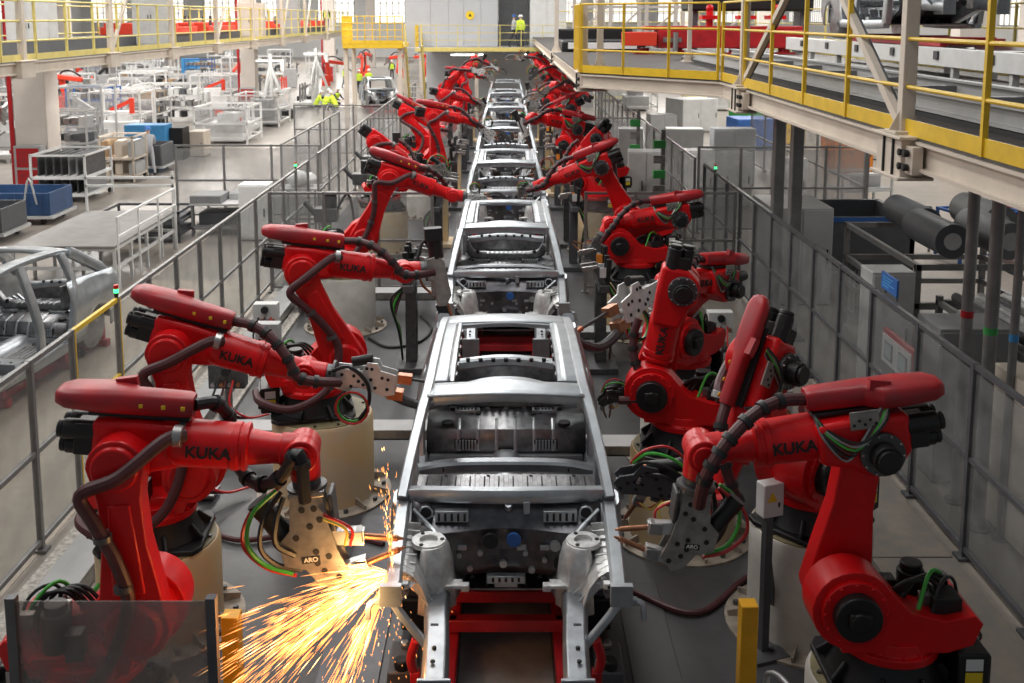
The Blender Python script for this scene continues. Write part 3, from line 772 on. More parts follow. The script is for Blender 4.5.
    b.cyl(Wc-V((0, .135, 0)), Wc-V((0, .155, 0)), .085, n=16); b.cyl(Wc+V((0, .135, 0)), Wc+V((0, .155, 0)), .085, n=16)
    wr = b.build('wrist', 'red', root, bevel=.012)
    b = MB(); b.cyl(Wc+t*.20, Wc+t*.25, .10, n=20); b.cyl(Wc+t*.25, Wc+t*.27, .14, n=20); b.build('tool_flange', 'steel_dark', wr)
    # cable housing on the forearm
    if style != 2:
        b = MB(); rings = []; kw = .58 if style == 3 else 1
        hz = WO+.275
        for x, hw_, hh, dz in ((-.50, .05, .025, 0), (-.48, .11, .05, 0), (-.41, .155, .07, 0), (-.2, .165, .085, 0), (-.05, .155, .088, .0), (.05, .10, .085, .0), (.40, .092, .08, 0), (.44, .08, .07, 0)):
            ring = []
            for k in range(16):
                a = 2*PI*k/16; cx = math.copysign(abs(math.cos(a))**.55, math.cos(a)); cz = math.copysign(abs(math.sin(a))**.55, math.sin(a))
                ring.append(tuple(fp(x, YF+hw_*kw*cx+(.05 if x < .05 else 0)*(kw == 1), hz+dz+hh*cz*(.8 if style == 3 else 1))))
            rings.append(ring)
        b.loft(rings)
        b.bar(fp(-.12, YF+.12, hz+.07), fp(.02, YF+.12, hz+.10), .05, .07, 0)
        ho = b.build('cable_housing', 'red_dusty', fore, bevel=0, smooth=40)
        b = MB(); b.bar(fp(-.26, YF+.02, hz-.095), fp(.42, YF+.02, hz-.095), .14, .03, 0, w_)
        for x in (-.1, .3): b.bar(fp(x, YF, WO+.13), fp(x, YF, hz-.08), .10, .08, 1, (0, 1, 0))
        for x in (.1, .25, .38): b.box(tuple(fp(x, YF-.094, hz)), (.03, .012, .03), 2)
        b.build('housing_bracket', ['cast', 'red', 'label_yellow'], ho, bevel=.005)
        b = MB(); b.box((0, 0, 0), (.20, .012, .13), 0, basis(fp(.10, YF+.215, WO+.16), u, w_))
        for q in range(5): a = q*.075-.15; b.cyl(fp(.10+a*.5, YF+.21, WO+.13+.03*(q % 2)), fp(.10+a*.5, YF+.226, WO+.13+.03*(q % 2)), .012, n=8, m=1)
        br = b.build('cable_bracket', ['gun_plate', 'hole'], fore, bevel=.003)
        b = MB()
        for q in range(6):
            e = .03*q; b.tube([fp(-.10+e*.4, YF+.16, hz-.06), fp(-.02+e, YF+.24, WO+.12-e*.6), fp(.16+e*.6, YF+.27-.01*q, WO+.02-e*.9), fp(.34+e*.3, YF+.20, WO+.10-e*.3), fp(.42, YF+.13, hz-.07)], .011, 5, q % 4, 4)
        b.build('cable_loom', ['hose_black', 'steel', 'green_cable', 'hose'], br)
    # dress hoses
    if dress:
        s = hose_side
        ay = YA-.17
        pt = lambda k, y, off=0: S+Ax*(k*L1)+V((0, y, 0))+V((-Ax.z, 0, Ax.x))*off
        b = MB()
        h1 = [fp(.42, YF-.16, WO+.12), fp(.30, YF-.24, WO+.10), fp(.05, YF-.36, -.02), pt(.90, ay-.03, .20), pt(.72, ay-.02, .14), pt(.45, ay, .03), pt(.15, ay, 0), V((.15, ay-.10, .42)), V((-.25, ay-.14, .22)), V((-.60, ay+.06, .26)), V((-.66, 0, .30))]
        b.tube(h1, .047, 10, 0, 6)
        for q_ in (pt(.62, ay-.01, .10), pt(.30, ay, .01)): b.cyl(q_-Ax*.02, q_+Ax*.02, .062, n=12, m=1)
        hs = b.build('dress_hose', ['hose', 'steel_dark'], root)
        b = MB()
        for q_ in (pt(.62, ay+.06, .05), pt(.30, ay+.06, 0)): b.bar(q_, q_+V((0, .12, 0)), .09, .05); b.build('hose_clamp', 'steel', hs, bevel=.004); b = MB()
        b.lathe([(-.03, .075), (.03, .075)], basis(fp(.38, YF-.185, WO+.12), u), 14); b.bar(fp(.38, YF-.19, WO+.10), fp(.38, YF, WO+.16), .05, .04)
        b.build('hose_clamp', 'steel', hs, bevel=.004)
        b = MB()
        sy = s
        top = WO+.275
        path = [fp(.44, YF, top), fp(.62, YF+sy*.03, top+.02), fp(.82, YF+sy*.10, top-.02), fp(1.02, YF+sy*.18, top-.14), fp(1.14, YF+sy*.22, WO+.02)]
        path += [Wc+t*.12+V((0, sy*.22, 0)), Wc+t*.34+V((0, sy*.16, 0))]
        if style == 1:     # slack loop under the forearm
            path = [fp(.44, YF, top), fp(.57, YF+.10, top-.02), fp(.66, YF+.25, WO+.05), fp(.72, YF+.20, WO-.20), fp(.88, YF+.02, WO-.27), fp(1.06, YF-.12, WO-.17), Wc+V((0, -.20, .06)), Wc+t*.3+V((0, -.16, 0))]
        b.tube(path, .045, 10, 0, 6)
        pp = cat_rom(path, 3)
        for k in range(3, len(pp)-2, 2):
            d = (pp[k+1]-pp[k-1]).normalized(); b.cyl(pp[k]-d*.022, pp[k]+d*.022, .06, n=12, m=1)
        b.build('dress_hose', ['hose' if style != 1 else 'hose_black', 'hose_black'], root)
    if gun:
        gun_mesh(wr, gun['k'], Wc+t*.27, t, loc(gun['a']), gun.get('s', 1.), gun.get('m', 'gun_plate'))
    return root

P_ = pedestal
PT = 1.0+.0
# ---- left side, front to back
P_(-2.90, 6.85, 'cream robot pedestal behind the clear screen at the bottom left', .80)
robot('large red welding robot behind the clear screen on the left, its gun throwing the sparks', (-2.90, 6.85, .80), wrist=(-1.42, 6.95, 2.60),
      gun=dict(t=(.10, -.02, -1), a=(1, .05, .1), k='C', s=1.05, m='gun_plate'), style=1)
P_(-3.22, 9.15, 'cream robot pedestal with a pale round flange, left of the sparks', .83)
robot('red welding robot second on the left, its white gun reaching the first car roof', (-3.22, 9.15, .83), wrist=(-1.84, 9.25, 2.37),
      gun=dict(t=(1, .0, -.12), a=(0, .0, 1), k='X', s=.92, m='gun_white'), hose_side=-1)
P_(-2.16, 11.85, 'stained cream robot pedestal under the white weld gun, left of the first car', 1.0, .59)
robot('red welding robot on the stained pedestal, reaching its long gun to the second car', (-2.26, 11.85, 1.0), wrist=(-1.20, 12.1, 2.62),
      gun=dict(t=(1, .15, .05), a=(.45, .0, -1), k='G', s=1.05, m='gun_plate'), hose_side=-1)
P_(-2.93, 18.6, 'tall white robot pedestal at the left of the second car', 1.0, .55, 'ped_white')
robot('red welding robot on the tall white left pedestal, bent over towards the second car tail', (-2.93, 18.6, 1.0), wrist=(-.98, 18.9, 2.38),
      gun=dict(t=(1, .05, -.1), a=(0, .2, -1), k='X', s=.6, m='gun_white'))
# ---- right side
P_(2.78, 7.12, 'white robot pedestal cut off by the bottom right edge', .82, .56, 'ped_white')
robot('large red welding robot nearest on the right, gun hanging over the dark floor', (2.78, 7.12, .82), wrist=(1.38, 7.12, 2.57),
      gun=dict(t=(-.12, -.02, -1), a=(-1, .0, -.1), k='C', s=.88, m='gun_plate'))
P_(2.8, 9.1, 'white robot pedestal with rusty round flange beside the right fence walkway', 1.0, .55, 'ped_white')
robot('red welding robot with forearm folded down behind the nearest one on the right', (2.8, 9.1, 1.0), pose=(221, 64, -62),
      gun=dict(t=(-.95, .1, .30), a=(-.2, .3, -1), k='C', s=.8, m='grey_darkpaint'), style=3)
P_(1.92, 10.85, 'cream robot pedestal with dark top at the right of the first car', 1.0, .57)
robot('red welding robot on the cream right pedestal, arm upright beside the first car', (1.92, 10.85, 1.0), pose=(172, 105, -80),
      gun=dict(t=(-1, -.1, -.1), a=(.0, .2, -1), k='C', s=.45, m='steel_dark'), style=2)
P_(2.25, 12.9, 'white robot pedestal behind the cream one on the right', 1.0, .52, 'ped_white')
robot('red welding robot leaning back on the right, white gun with green cables', (2.25, 12.9, 1.0), pose=(228, 158, 8),
      gun=dict(t=(-.66, -.72, -.14), a=(-.3, .0, 1), k='X', s=1.25, m='gun_white'))
P_(2.30, 18.2, 'yellowish robot pedestal at the right of the second car', 1.0, .5)
robot('red welding robot stooping low on the yellowish right pedestal near the second car', (2.30, 18.2, 1.0), pose=(183, 158, -9),
      gun=dict(t=(-.5, -.2, -.9), a=(-1, 0, 0), k='C', s=.7, m='steel_dark'))
P_(2.78, 20.5, 'cream robot pedestal by the right cross fence', 1.0)
robot('red welding robot with outstretched arm by the right cross fence, reaching the second car tail', (2.78, 20.5, 1.0), wrist=(.75, 20.7, 2.32),
      gun=dict(t=(-1, 0, -.35), a=(0, .2, -1), k='C', s=.45, m='steel'))
# ---- farther stations
far = [(-1, 2.9, 25.0, 'P', (12, 122, -38)), (-1, 2.3, 29.4, 'P', (20, 97, -12)), (-1, 2.9, 33.6, 'P', (0, 128, -30)), (-1, 2.4, 37.8, 'I', (-1.25, 38.4, 2.6)), (-1, 2.7, 42.0, 'P', (-35, 90, 35)),
       (-1, 2.3, 45.6, 'P', (30, 84, 55)), (-1, 2.7, 50.2, 'I', (-1.3, 50.6, 2.8)), (-1, 2.4, 54.5, 'P', (0, 96, 20)),
       (1, 2.2, 25.0, 'P', (150, 112, -48)), (1, 2.7, 28.0, 'P', (195, 60, 12)), (1, 2.2, 32.6, 'P', (170, 100, -25)), (1, 2.8, 36.8, 'P', (215, 92, 20)), (1, 2.3, 41.2, 'I', (1.25, 41.6, 2.7)),
       (1, 2.7, 45.2, 'P', (178, 105, 30)), (1, 2.4, 49.6, 'P', (150, 78, 50)), (1, 2.7, 54.2, 'P', (180, 92, 44))]
cnt = {-1: 0, 1: 0}
NUM = ['nearest', 'second', 'third', 'fourth', 'fifth', 'sixth', 'seventh', 'farthest']
for sd, x, y, kd, v in far:
    i = cnt[sd]; cnt[sd] += 1; side = 'left' if sd < 0 else 'right'
    nm = NUM[i]
    P_(sd*x, y, '%s robot pedestal beyond the %s cross fence' % (nm, side), 1.0, .52, 'ped_white' if i % 2 else 'ped_cream')
    g = dict(t=(-sd*.8, .1, -.5 if i % 2 else -.1), a=(-sd*.4, .1, -1), k='CXG'[(i+(sd > 0)) % 3], s=.85, m=('gun_plate', 'gun_white', 'steel_dark')[i % 3])
    lab = '%s red welding robot beyond the %s cross fence' % (nm, side)
    st = (2, 0, 3, 2)[i % 4]
    if kd == 'I': robot(lab, (sd*x, y, 1.0), wrist=v, gun=g, hose_side=1 if sd > 0 else -1, style=st)
    else: robot(lab, (sd*x, y, 1.0), pose=v, gun=g, hose_side=1 if sd > 0 else -1, style=st)

# clamping fixtures standing between robots and bodies
rf = random.Random(21)
ci = {-1: 0, 1: 0}
for y in (16.4, 18.0, 23.2, 25.6, 30.6, 33.0, 38.0, 40.4, 45.0, 47.6):
    for sd in (-1, 1):
        if y == 18.0: continue
        t = thing('clamp_fixture', '%s dark clamping fixture along the %s flank of the car bodies' % ((NUM+['ninth', 'last'])[min(ci[sd], 9)], 'left' if sd < 0 else 'right'), 'fixture', (sd*1.52, y, .012), 0 if sd < 0 else PI); ci[sd] += 1
        b = MB(); b.box((0, 0, .05), (.5, .9, .1)); b.box((0, 0, .75), (.18, .22, 1.3)); b.box((0, 0, 1.42), (.16, 1.2, .12)); b.build('column', rf.choice(['steel_dark', 'grey_darkpaint', 'ped_cream']), t, bevel=.01)
        for k in range(4):
            yy = -.5+.33*k; h = rf.uniform(.1, .45)
            b = MB(); b.bar((0, yy, 1.45), (.12, yy, 1.5+h), .08, .1, 0); b.bar((.10, yy, 1.5+h), (.34, yy, 1.46+h), .05, .07, 1); b.cyl((-.05, yy, 1.46), (-.08, yy, 1.75+h*.5), .045, n=10, m=2)
            b.box((.02, yy+.06, 1.55+h*.5), (.1, .02, .16), 3)
            b.build('clamp', ['steel_dark', 'steel', 'black', rf.choice(['orange', 'gun_white', 'steel', 'black', 'gun_white'])], t, bevel=.004)
        b = MB()
        for k in range(5): b.tube([(-.08, -.4+.2*k, 1.42), (-.3, -.3+.18*k, 1.15-.1*k), (-.2, -.1+.05*k, .6), (-.15, 0, .1)], .018, 6, k % 3, 4)
        b.build('air_hoses', ['hose_black', 'hose', 'green_cable'], t)
# ------------------------------------------------------------------ floor and hall
def floor_piece(name, x0, x1, y0, y1, z0, z1, m):
    b = MB(); b.b2(x0, x1, y0, y1, z0, z1); return structure(b.build(name, m, smooth=0))
floor_piece('floor', -60, 34, -2, 152, -.3, 0, 'floor_hall')
floor_piece('floor_cell', -4.75, 4.65, 2, 60, 0, .012, 'floor_cell')
floor_piece('floor_side_strip', -7.6, -4.92, 2, 22, 0, .010, 'floor_side')
floor_piece('floor_edge_left', -4.75, -3.9, 2, 20.9, .012, .06, 'speckle')
b = MB()
b.b2(-60, 34, 150, 150.5, 0, 16)
structure(b.build('wall_back', 'wall'))
b = MB(); b.b2(-60.5, -60, -2, 150.5, 0, 16); structure(b.build('wall_left', 'wall'))
b = MB(); b.b2(34, 34.5, -2, 150.5, 0, 16); structure(b.build('wall_right', 'wall'))
def window(n, M, w, h, nx, ny):
    t = thing('window_%d' % n, 'tall lit factory window with grid of bars', 'window', M.to_translation(), M.to_euler().z, 'lit windows of the hall walls', 'structure')
    b = MB(); b.box((0, 0, 0), (w, .06, h)); b.build('glazing', 'daylight', t)
    b = MB()
    for i in range(nx+1): b.box((-w/2+w*i/nx, -.06, 0), (.22 if i in (0, nx) else .10, .12, h))
    for i in range(ny+1): b.box((0, -.06, -h/2+h*i/ny), (w, .12, .22 if i in (0, ny) else .10))
    b.build('window_frame', 'grey_light', t)
n = 0
for x in range(-56, 34, 8):
    n += 1; window(n, MX.Translation((x, 149.9, 7.6)), 5.2, 5.6, 6, 4)
for y in range(34, 150, 9):
    n += 1; window(n, MX.Translation((33.9, y, 8.2)) @ MX.Rotation(-PI/2, 4, 'Z'), 5.5, 6.4, 7, 5)
    n += 1; window(n, MX.Translation((-59.9, y, 8.2)) @ MX.Rotation(PI/2, 4, 'Z'), 5.5, 6.4, 7, 5)
# hall columns with fire cabinets
def column(x, y, w, label, cab=True, m='cream_col'):
    b = MB(); b.b2(x-w/2, x+w/2, y-w/2, y+w/2, 0, 15); structure(b.build('hall_column', m, bevel=.03))
    if cab:
        t = thing('fire_cabinet', label, 'fire cabinet', (x+.02, y-w/2-.22, 0))
        b = MB(); b.b2(-.45, .45, -.18, .18, .0, 1.5); b.build('body', 'grey_paint', t, bevel=.015)
        for z0, z1 in ((.12, .72), (.80, 1.42)):
            d = MB(); d.b2(-.36, .36, -.20, -.18, z0, z1, 0); d.b2(-.28, .28, -.21, -.20, z0+.1, z1-.1, 1); dd = d.build('door', ['red_frame', 'red_dusty'], t)
        p = thing('red_pipe', 'red riser pipe on the %s' % label.split(' on the ')[-1], 'pipe', (x-w/2-.14, y-w/2+.1, 0))
        b = MB(); b.cyl((0, 0, 0), (0, 0, 14), .075, n=12); b.build('riser', 'red_frame', p)
        b = MB(); b.cyl((0, 0, 1.2), (0, 0, 1.32), .12, n=12); b.cyl((0, 0, 4.0), (0, 0, 4.1), .11, n=12); b.build('coupling', 'red_frame', p)
column(-15.45, 34.5, 1.05, 'red and grey fire cabinet on the nearest hall column')
column(-15.25, 62.6, .85, 'red and grey fire cabinet on the second hall column')
column(-15.2, 91, .9, 'red and grey fire cabinet on the third hall column')
column(-15.2, 119, .9, '', False)
for y in (34.5, 62.6, 91, 119):
    column(-38, y, 1.0, '', False)
for x, y in ((16.2, 37), (16.2, 66), (16.2, 95), (10.5, 120), (-4, 120), (25, 50)): column(x, y, 1.1, '', False)

# ------------------------------------------------------------------ fences
def fence(label, p0, p1, h, posts, pane='pane', pw=.06, midrail=.52, pcol='frame_grey', yellow=(), dark=(), group=None, gates=(), rails=True):
    p0 = V((*p0, 0)); p1 = V((*p1, 0)); d = (p1-p0); L = d.length; d.normalize()
    t = thing('safety_fence', label, 'fence', p0, math.atan2(d.y, d.x), group)
    xs = posts if isinstance(posts, (list, tuple)) else [L*i/posts for i in range(posts+1)]
    for i, x in enumerate(xs):
        b = MB(); b.box((x, 0, h/2), (pw, pw, h)); b.box((x, 0, .02), (pw*2.4, pw*2.4, .03))
        if i in yellow: b.box((x+pw*.55, -.0, h/2), (pw*.5, pw*1.1, h*.99), 1)
        b.build('post', [pcol, 'yellow'], t)
    for i in range(len(xs)-1):
        x0, x1 = xs[i]+pw/2, xs[i+1]-pw/2
        for z in (h-.03, h*midrail, .12):
            if not rails and z < h-.1 and z > .2 or not rails: continue
            b = MB(); b.box(((x0+x1)/2, 0, z), (x1-x0, pw*.8, .05), 1 if (i in yellow and i+1 in yellow) else 0)
            r = b.build('rail', [pcol, 'yellow'], t)
        b = MB(); b.box(((x0+x1)/2, 0, h/2), (x1-x0-.002, .008, h-(.2 if rails else .06))); b.build('screen_pane', pane, t)
    return t
ly = [7.4, 8.9, 10.45, 11.5, 12.9, 14.1, 15.3, 16.5, 17.7, 19.0, 20.3, 21.6, 22.9, 24.3, 25.8]
fence('long clear safety fence along the left aisle with two yellow posts', (-4.92, 7.4), (-4.92, 25.8), 2.1, [y-7.4 for y in ly], yellow=(3, 4))
fence('clear screen at the bottom left corner in front of the nearest robot', (-3.02, 5.98), (-1.80, 5.98), 2.1, [0, 1.22], pane='pane_near', rails=False, pcol='frame_dark')
fence('clear cross fence between the stations left of the second car', (-4.8, 21.0), (-1.5, 21.0), 2.1, 3)
fence('clear cross fence between the stations right of the second car', (1.62, 21.0), (4.65, 21.0), 2.1, 3)
ry = [7.5, 8.9, 10.3, 11.75, 13.3, 14.6, 15.9, 17.2, 18.5, 19.8, 21.1, 22.4, 23.7, 25.0]
fence('long clear safety fence along the right walkway beside the control cabinets', (4.78, 7.5), (4.78, 25.0), 2.12, [y-7.5 for y in ry], pw=.07, pcol='frame_dark')
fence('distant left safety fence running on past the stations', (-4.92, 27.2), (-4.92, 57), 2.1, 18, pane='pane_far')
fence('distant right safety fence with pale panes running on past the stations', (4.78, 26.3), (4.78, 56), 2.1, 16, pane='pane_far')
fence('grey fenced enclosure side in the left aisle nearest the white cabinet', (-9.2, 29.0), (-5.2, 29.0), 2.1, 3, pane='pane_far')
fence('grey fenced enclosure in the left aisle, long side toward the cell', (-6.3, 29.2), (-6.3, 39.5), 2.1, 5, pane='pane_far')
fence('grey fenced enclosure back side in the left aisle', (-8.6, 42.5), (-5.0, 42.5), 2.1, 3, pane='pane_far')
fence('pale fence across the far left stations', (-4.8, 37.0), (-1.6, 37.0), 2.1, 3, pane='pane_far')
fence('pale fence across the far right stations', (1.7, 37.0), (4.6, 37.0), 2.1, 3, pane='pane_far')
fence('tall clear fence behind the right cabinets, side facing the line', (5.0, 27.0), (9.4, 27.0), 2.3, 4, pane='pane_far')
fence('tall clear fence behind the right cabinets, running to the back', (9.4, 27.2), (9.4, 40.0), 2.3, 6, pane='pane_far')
# beacons on fence posts
def beacon(x, y, z, label, red=True):
    t = thing('signal_beacon', label, 'signal light', (x, y, z))
    b = MB(); b.cyl((0, 0, 0), (0, 0, .06), .025, n=14); b.build('base', 'black', t)
    b = MB(); b.cyl((0, 0, .06), (0, 0, .11), .03, n=14); b.build('green_lens', 'lamp_green', t, label='lit green lens')
    b = MB(); b.cyl((0, 0, .11), (0, 0, .16), .03, n=14); b.build('red_lens', 'red', t, label='dark red lens')
beacon(-4.92, 12.9, 2.1, 'green and red signal light on the left fence post by the silver body')
beacon(-4.92, 24.3, 2.1, 'green signal light on the left fence by the white cabinet')
beacon(4.78, 23.7, 2.12, 'green signal light on top of the right fence, far end')

# ------------------------------------------------------------------ walkway plates, cable trays
def slab(name, label, cat, x0, x1, y0, y1, z0, z1, m, bev=.008, rz=0):
    b = MB(); cx, cy = (x0+x1)/2, (y0+y1)/2
    b.b2(x0-cx, x1-cx, y0-cy, y1-cy, 0, z1-z0)
    o = b.build(name, m, bevel=bev); o.location = (cx, cy, z0); return tag(o, label, cat)
for i, (y0, y1) in enumerate(((5.2, 7.55), (7.57, 10.0), (10.02, 12.5), (12.52, 15.0), (15.02, 17.5), (17.52, 20.2))):
    w = ('first', 'second', 'third', 'fourth', 'fifth', 'sixth')[i]
    slab('walkway_plate', 'grey steel walkway plate beside the right fence, %s from the front' % w, 'floor plate', 3.72, 4.55, y0, y1, .012, .17, 'walk_plate')
def tray(label, p0, p1, w, h, z):
    d = V((*p1, 0))-V((*p0, 0)); L = d.length
    t = thing('cable_tray', label, 'cable tray', (*p0, 0), math.atan2(d.y, d.x))
    b = MB(); b.b2(0, L, -w/2, w/2, z, z+.02); b.b2(0, L, -w/2, -w/2+.02, z, z+h); b.b2(0, L, w/2-.02, w/2, z, z+h); b.build('channel', 'steel', t)
    b = MB(); b.b2(0, L, -w/2-.01, w/2+.01, z+h, z+h+.015); b.build('cover', 'grey_paint', t, bevel=.004)
    n = max(2, int(L/1.2))
    for k in range(n):
        b = MB(); b.b2(.1+k*(L-.2)/(n-1)-.03, .1+k*(L-.2)/(n-1)+.03, -w/2, w/2, .012, z); b.build('foot', 'frame_dark', t)
tray('grey cable tray crossing the floor behind the stained left pedestal', (-4.0, 12.9), (-1.0, 12.9), .34, .12, .28)
tray('grey cable tray crossing the floor by the tall white left pedestal', (-4.0, 19.5), (-1.0, 19.5), .40, .14, .30)
tray('grey cable tray crossing the floor behind the cream right pedestal', (1.0, 12.4), (3.6, 12.4), .34, .12, .28)
tray('grey cable tray crossing the floor near the yellowish right pedestal', (1.0, 17.1), (3.6, 17.1), .34, .12, .28)
tray('long cable tray along the left fence inside the cell', (-4.25, 9.0), (-4.25, 20.5), .36, .16, .10)
slab('floor_plate', 'dark steel floor plate between sparks and the line', 'floor plate', -1.62, -1.08, 5.5, 11.2, .012, .03, 'frame_dark')
slab('floor_plate', 'dark steel floor plate right of the first car', 'floor plate', 1.08, 1.50, 5.5, 9.8, .012, .03, 'floor_cell')
# yellow bollards, white control box
def bollard(x, y, label, h=1.12):
    t = thing('yellow_post', label, 'post', (x, y, .012))
    b = MB(); b.box((0, 0, h/2), (.13, .13, h)); b.build('tube', 'yellow_post', t, bevel=.006)
    b = MB(); b.box((0, 0, .01), (.24, .24, .02))
    for sx in (-1, 1):
        for sy in (-1, 1): b.cyl((sx*.095, sy*.095, .02), (sx*.095, sy*.095, .04), .014, n=6)
    b.build('foot_plate', 'yellow_post', t)
bollard(-2.08, 7.40, 'square yellow post beside the clear screen at the bottom left')
bollard(1.87, 7.55, 'square yellow post on the dark floor at the bottom right')
t = thing('guard_hoop', 'bent steel tube hoop beside the right yellow post', 'guard rail', (2.0, 6.9, 0))
b = MB(); b.tube([(-.08, .25, 0), (-.08, .25, .70), (-.06, .2, .84), (0, .05, .88), (.06, -.2, .84), (.07, -.3, .7), (.07, -.3, 0)], .022, 10, 0, 5); b.build('hoop', 'alu', t)
t = thing('guard_hoop', 'bent steel tube hoop beside the left yellow post', 'guard rail', (-1.92, 6.9, 0))
b = MB(); b.tube([(-.08, .25, 0), (-.08, .25, .62), (-.06, .2, .74), (0, .05, .78), (.06, -.2, .74), (.07, -.3, .6), (.07, -.3, 0)], .022, 10, 0, 5); b.build('hoop', 'alu', t)
t = thing('control_box', 'small white control box with yellow warning triangle on a dark stand', 'control box', (2.29, 8.62, .012), .35)
b = MB(); b.box((0, 0, 1.46), (.20, .13, .30)); bx = b.build('enclosure', 'white_paint', t, bevel=.01)
b = MB(); b.prism([(-.05, -.045), (.05, -.045), (0, .045)], 0, .003, 0, MX.Translation((-.02, -.067, 1.50)) @ MX.Rotation(PI/2, 4, 'X')); b.build('warning_triangle', 'label_yellow', bx)
b = MB(); b.box((.05, -.068, 1.42), (.015, .008, .04)); b.build('latch', 'hole', bx)
b = MB(); b.box((0, .02, .66), (.07, .07, 1.30)); b.box((0, 0, .015), (.34, .3, .03)); b.bar((.02, .05, 1.0), (.22, .12, .03), .04, .04); b.build('stand', 'frame_dark', t)

# ------------------------------------------------------------------ steel platforms with yellow railings
def railing(label, pts, z0, hs, post_step, m='yellow', r=.024, kick=True, closed=False, group=None):
    t = thing('yellow_railing', label, 'railing', (pts[0][0], pts[0][1], z0), 0, group)
    o = V((pts[0][0], pts[0][1], 0))
    P = [V((x, y, 0))-o for x, y in pts]
    for i in range(len(P)-1):
        a, c = P[i], P[i+1]; L = (c-a).length; n = max(1, round(L/post_step))
        for k in range(n+(1 if i == len(P)-2 else 0)):
            q = a+(c-a)*(k/n); b = MB(); b.box((q.x, q.y, hs[-1]/2), (r*2, r*2, hs[-1])); b.build('post', m, t)
        for h in hs:
            b = MB(); b.cyl(a+V((0, 0, h)), c+V((0, 0, h)), r*.85, n=8); b.build('rail', m, t)
        if kick:
            b = MB(); b.bar(a+V((0, 0, .075)), c+V((0, 0, .075)), .012, .15); b.build('kick_plate', m, t)
    return t
def ibeam(b, p0, p1, w, h, m=0):
    p0 = V(p0); p1 = V(p1)
    b.bar(p0+V((0, 0, h/2-.015)), p1+V((0, 0, h/2-.015)), w, .03, m); b.bar(p0-V((0, 0, h/2-.015)), p1-V((0, 0, h/2-.015)), w, .03, m); b.bar(p0, p1, .03, h-.04, m)
XR = 3.80; ZR = 4.5
mz = lambda x, y: (x, y)
# right platform: deck, beams, hangers
t = thing('steel_platform', 'right overhead steel platform with cream beams and dark deck', 'platform', (0, 0, 0))
b = MB(); b.prism([(XR, 4.5), (9.6, 4.5), (9.6, 60), (1.5, 60), (1.5, 21.3), (XR, 18.6)], ZR-.03, ZR); b.build('deck', 'deck_dark', t)
for p0, p1 in (((XR+.06, 4.5), (XR+.06, 18.6)), ((XR+.06, 18.6), (1.56, 21.3)), ((1.56, 21.3), (1.56, 60))):
    b = MB(); ibeam(b, (*p0, ZR-.17), (*p1, ZR-.17), .16, .27); b.build('edge_beam', 'cream', t)
for y in (6, 9.6, 13, 16.8, 22, 27, 32, 38, 44):
    b = MB(); ibeam(b, (XR+.2 if y < 19 else 1.7, y, ZR-.17), (9.5, y, ZR-.17), .14, .24); b.build('cross_beam', 'cream', t)
def hanger(x, y, label, brace=None, w=.13):
    h = thing('platform_hanger', label, 'column', (x, y, ZR-.42))
    b = MB(); b.box((0, 0, 5.2), (w, w, 9.6)); b.box((0, 0, .44), (.30, .30, .03))
    for sx in (-1, 1):
        b.prism([(0, .45), (.16, .45), (.06, .66), (0, .66)], -.01, .01, 0, MX(((sx, 0, 0, 0), (0, 0, 1, 0), (0, 1, 0, 0), (0, 0, 0, 1))))
    b.build('column', 'cream', h, bevel=.008)
    b = MB(); b.box((-.02, 0, .22), (.26, .64, .36)); b.box((-.02, 0, .03), (.34, .74, .03)); b.box((-.02, 0, .41), (.34, .74, .03))
    for k in (-.14, .10): b.box((-.155, k, .22), (.03, .03, .38), 1)
    for k in (-.30, -.42):
        for zz in (.15, .28): b.cyl((-.12, k, zz), (-.17, k, zz), .035, n=8, m=1)
    b.box((-.06, -.36, .215), (.10, .28, .26))
    b.build('bracket', ['cream', 'hole'], h, bevel=.006)
    if brace:
        b = MB(); b.bar((0, 0.05, .46), brace, .07, .09); b.bar(V((.045, .05, .46)), V(brace)+V((.045, 0, 0)), .02, .11, 1); b.build('brace', ['cream', 'grey_darkpaint'], h)
hanger(XR+.02, 10.0, 'thick cream hanger column nearest on the right platform, with a diagonal brace', (0, 5.0, 3.65), .13)
hanger(XR+.02, 16.9, 'cream hanger column at the bend of the right platform', (0, -5.2, 3.3))
hanger(1.62, 21.8, 'cream hanger column at the inner corner of the right platform')
hanger(1.95, 21.9, 'second slim hanger column at the inner corner of the right platform')
hanger(4.6, 26.5, 'slim grey hanger column on the right platform behind the railing', None, .10)
hanger(1.62, 34, 'far hanger column on the right platform edge above the line')
railing('bright yellow railing along the near edge of the right platform', [(XR, 4.9), (XR, 18.5)], ZR, (.45, .90, 1.36), 1.75)
railing('bright yellow railing across the bend of the right platform', [(XR-.05, 18.65), (1.52, 21.25)], ZR, (.45, .90, 1.36), 1.2)
railing('tight yellow cage of bars at the inner corner of the right platform', [(1.50, 21.4), (1.50, 23.0)], ZR, (.45, .90, 1.36), .22)
railing('yellow railing on the far side of the right platform', [(9.5, 8), (9.5, 55)], ZR, (.45, .90, 1.36), 3, 'yellow_pale')
railing('yellow railing across the right platform behind the red conveyor', [(2.2, 46), (9.4, 46)], ZR, (.45, .90, 1.36), 1.6, 'yellow_pale')
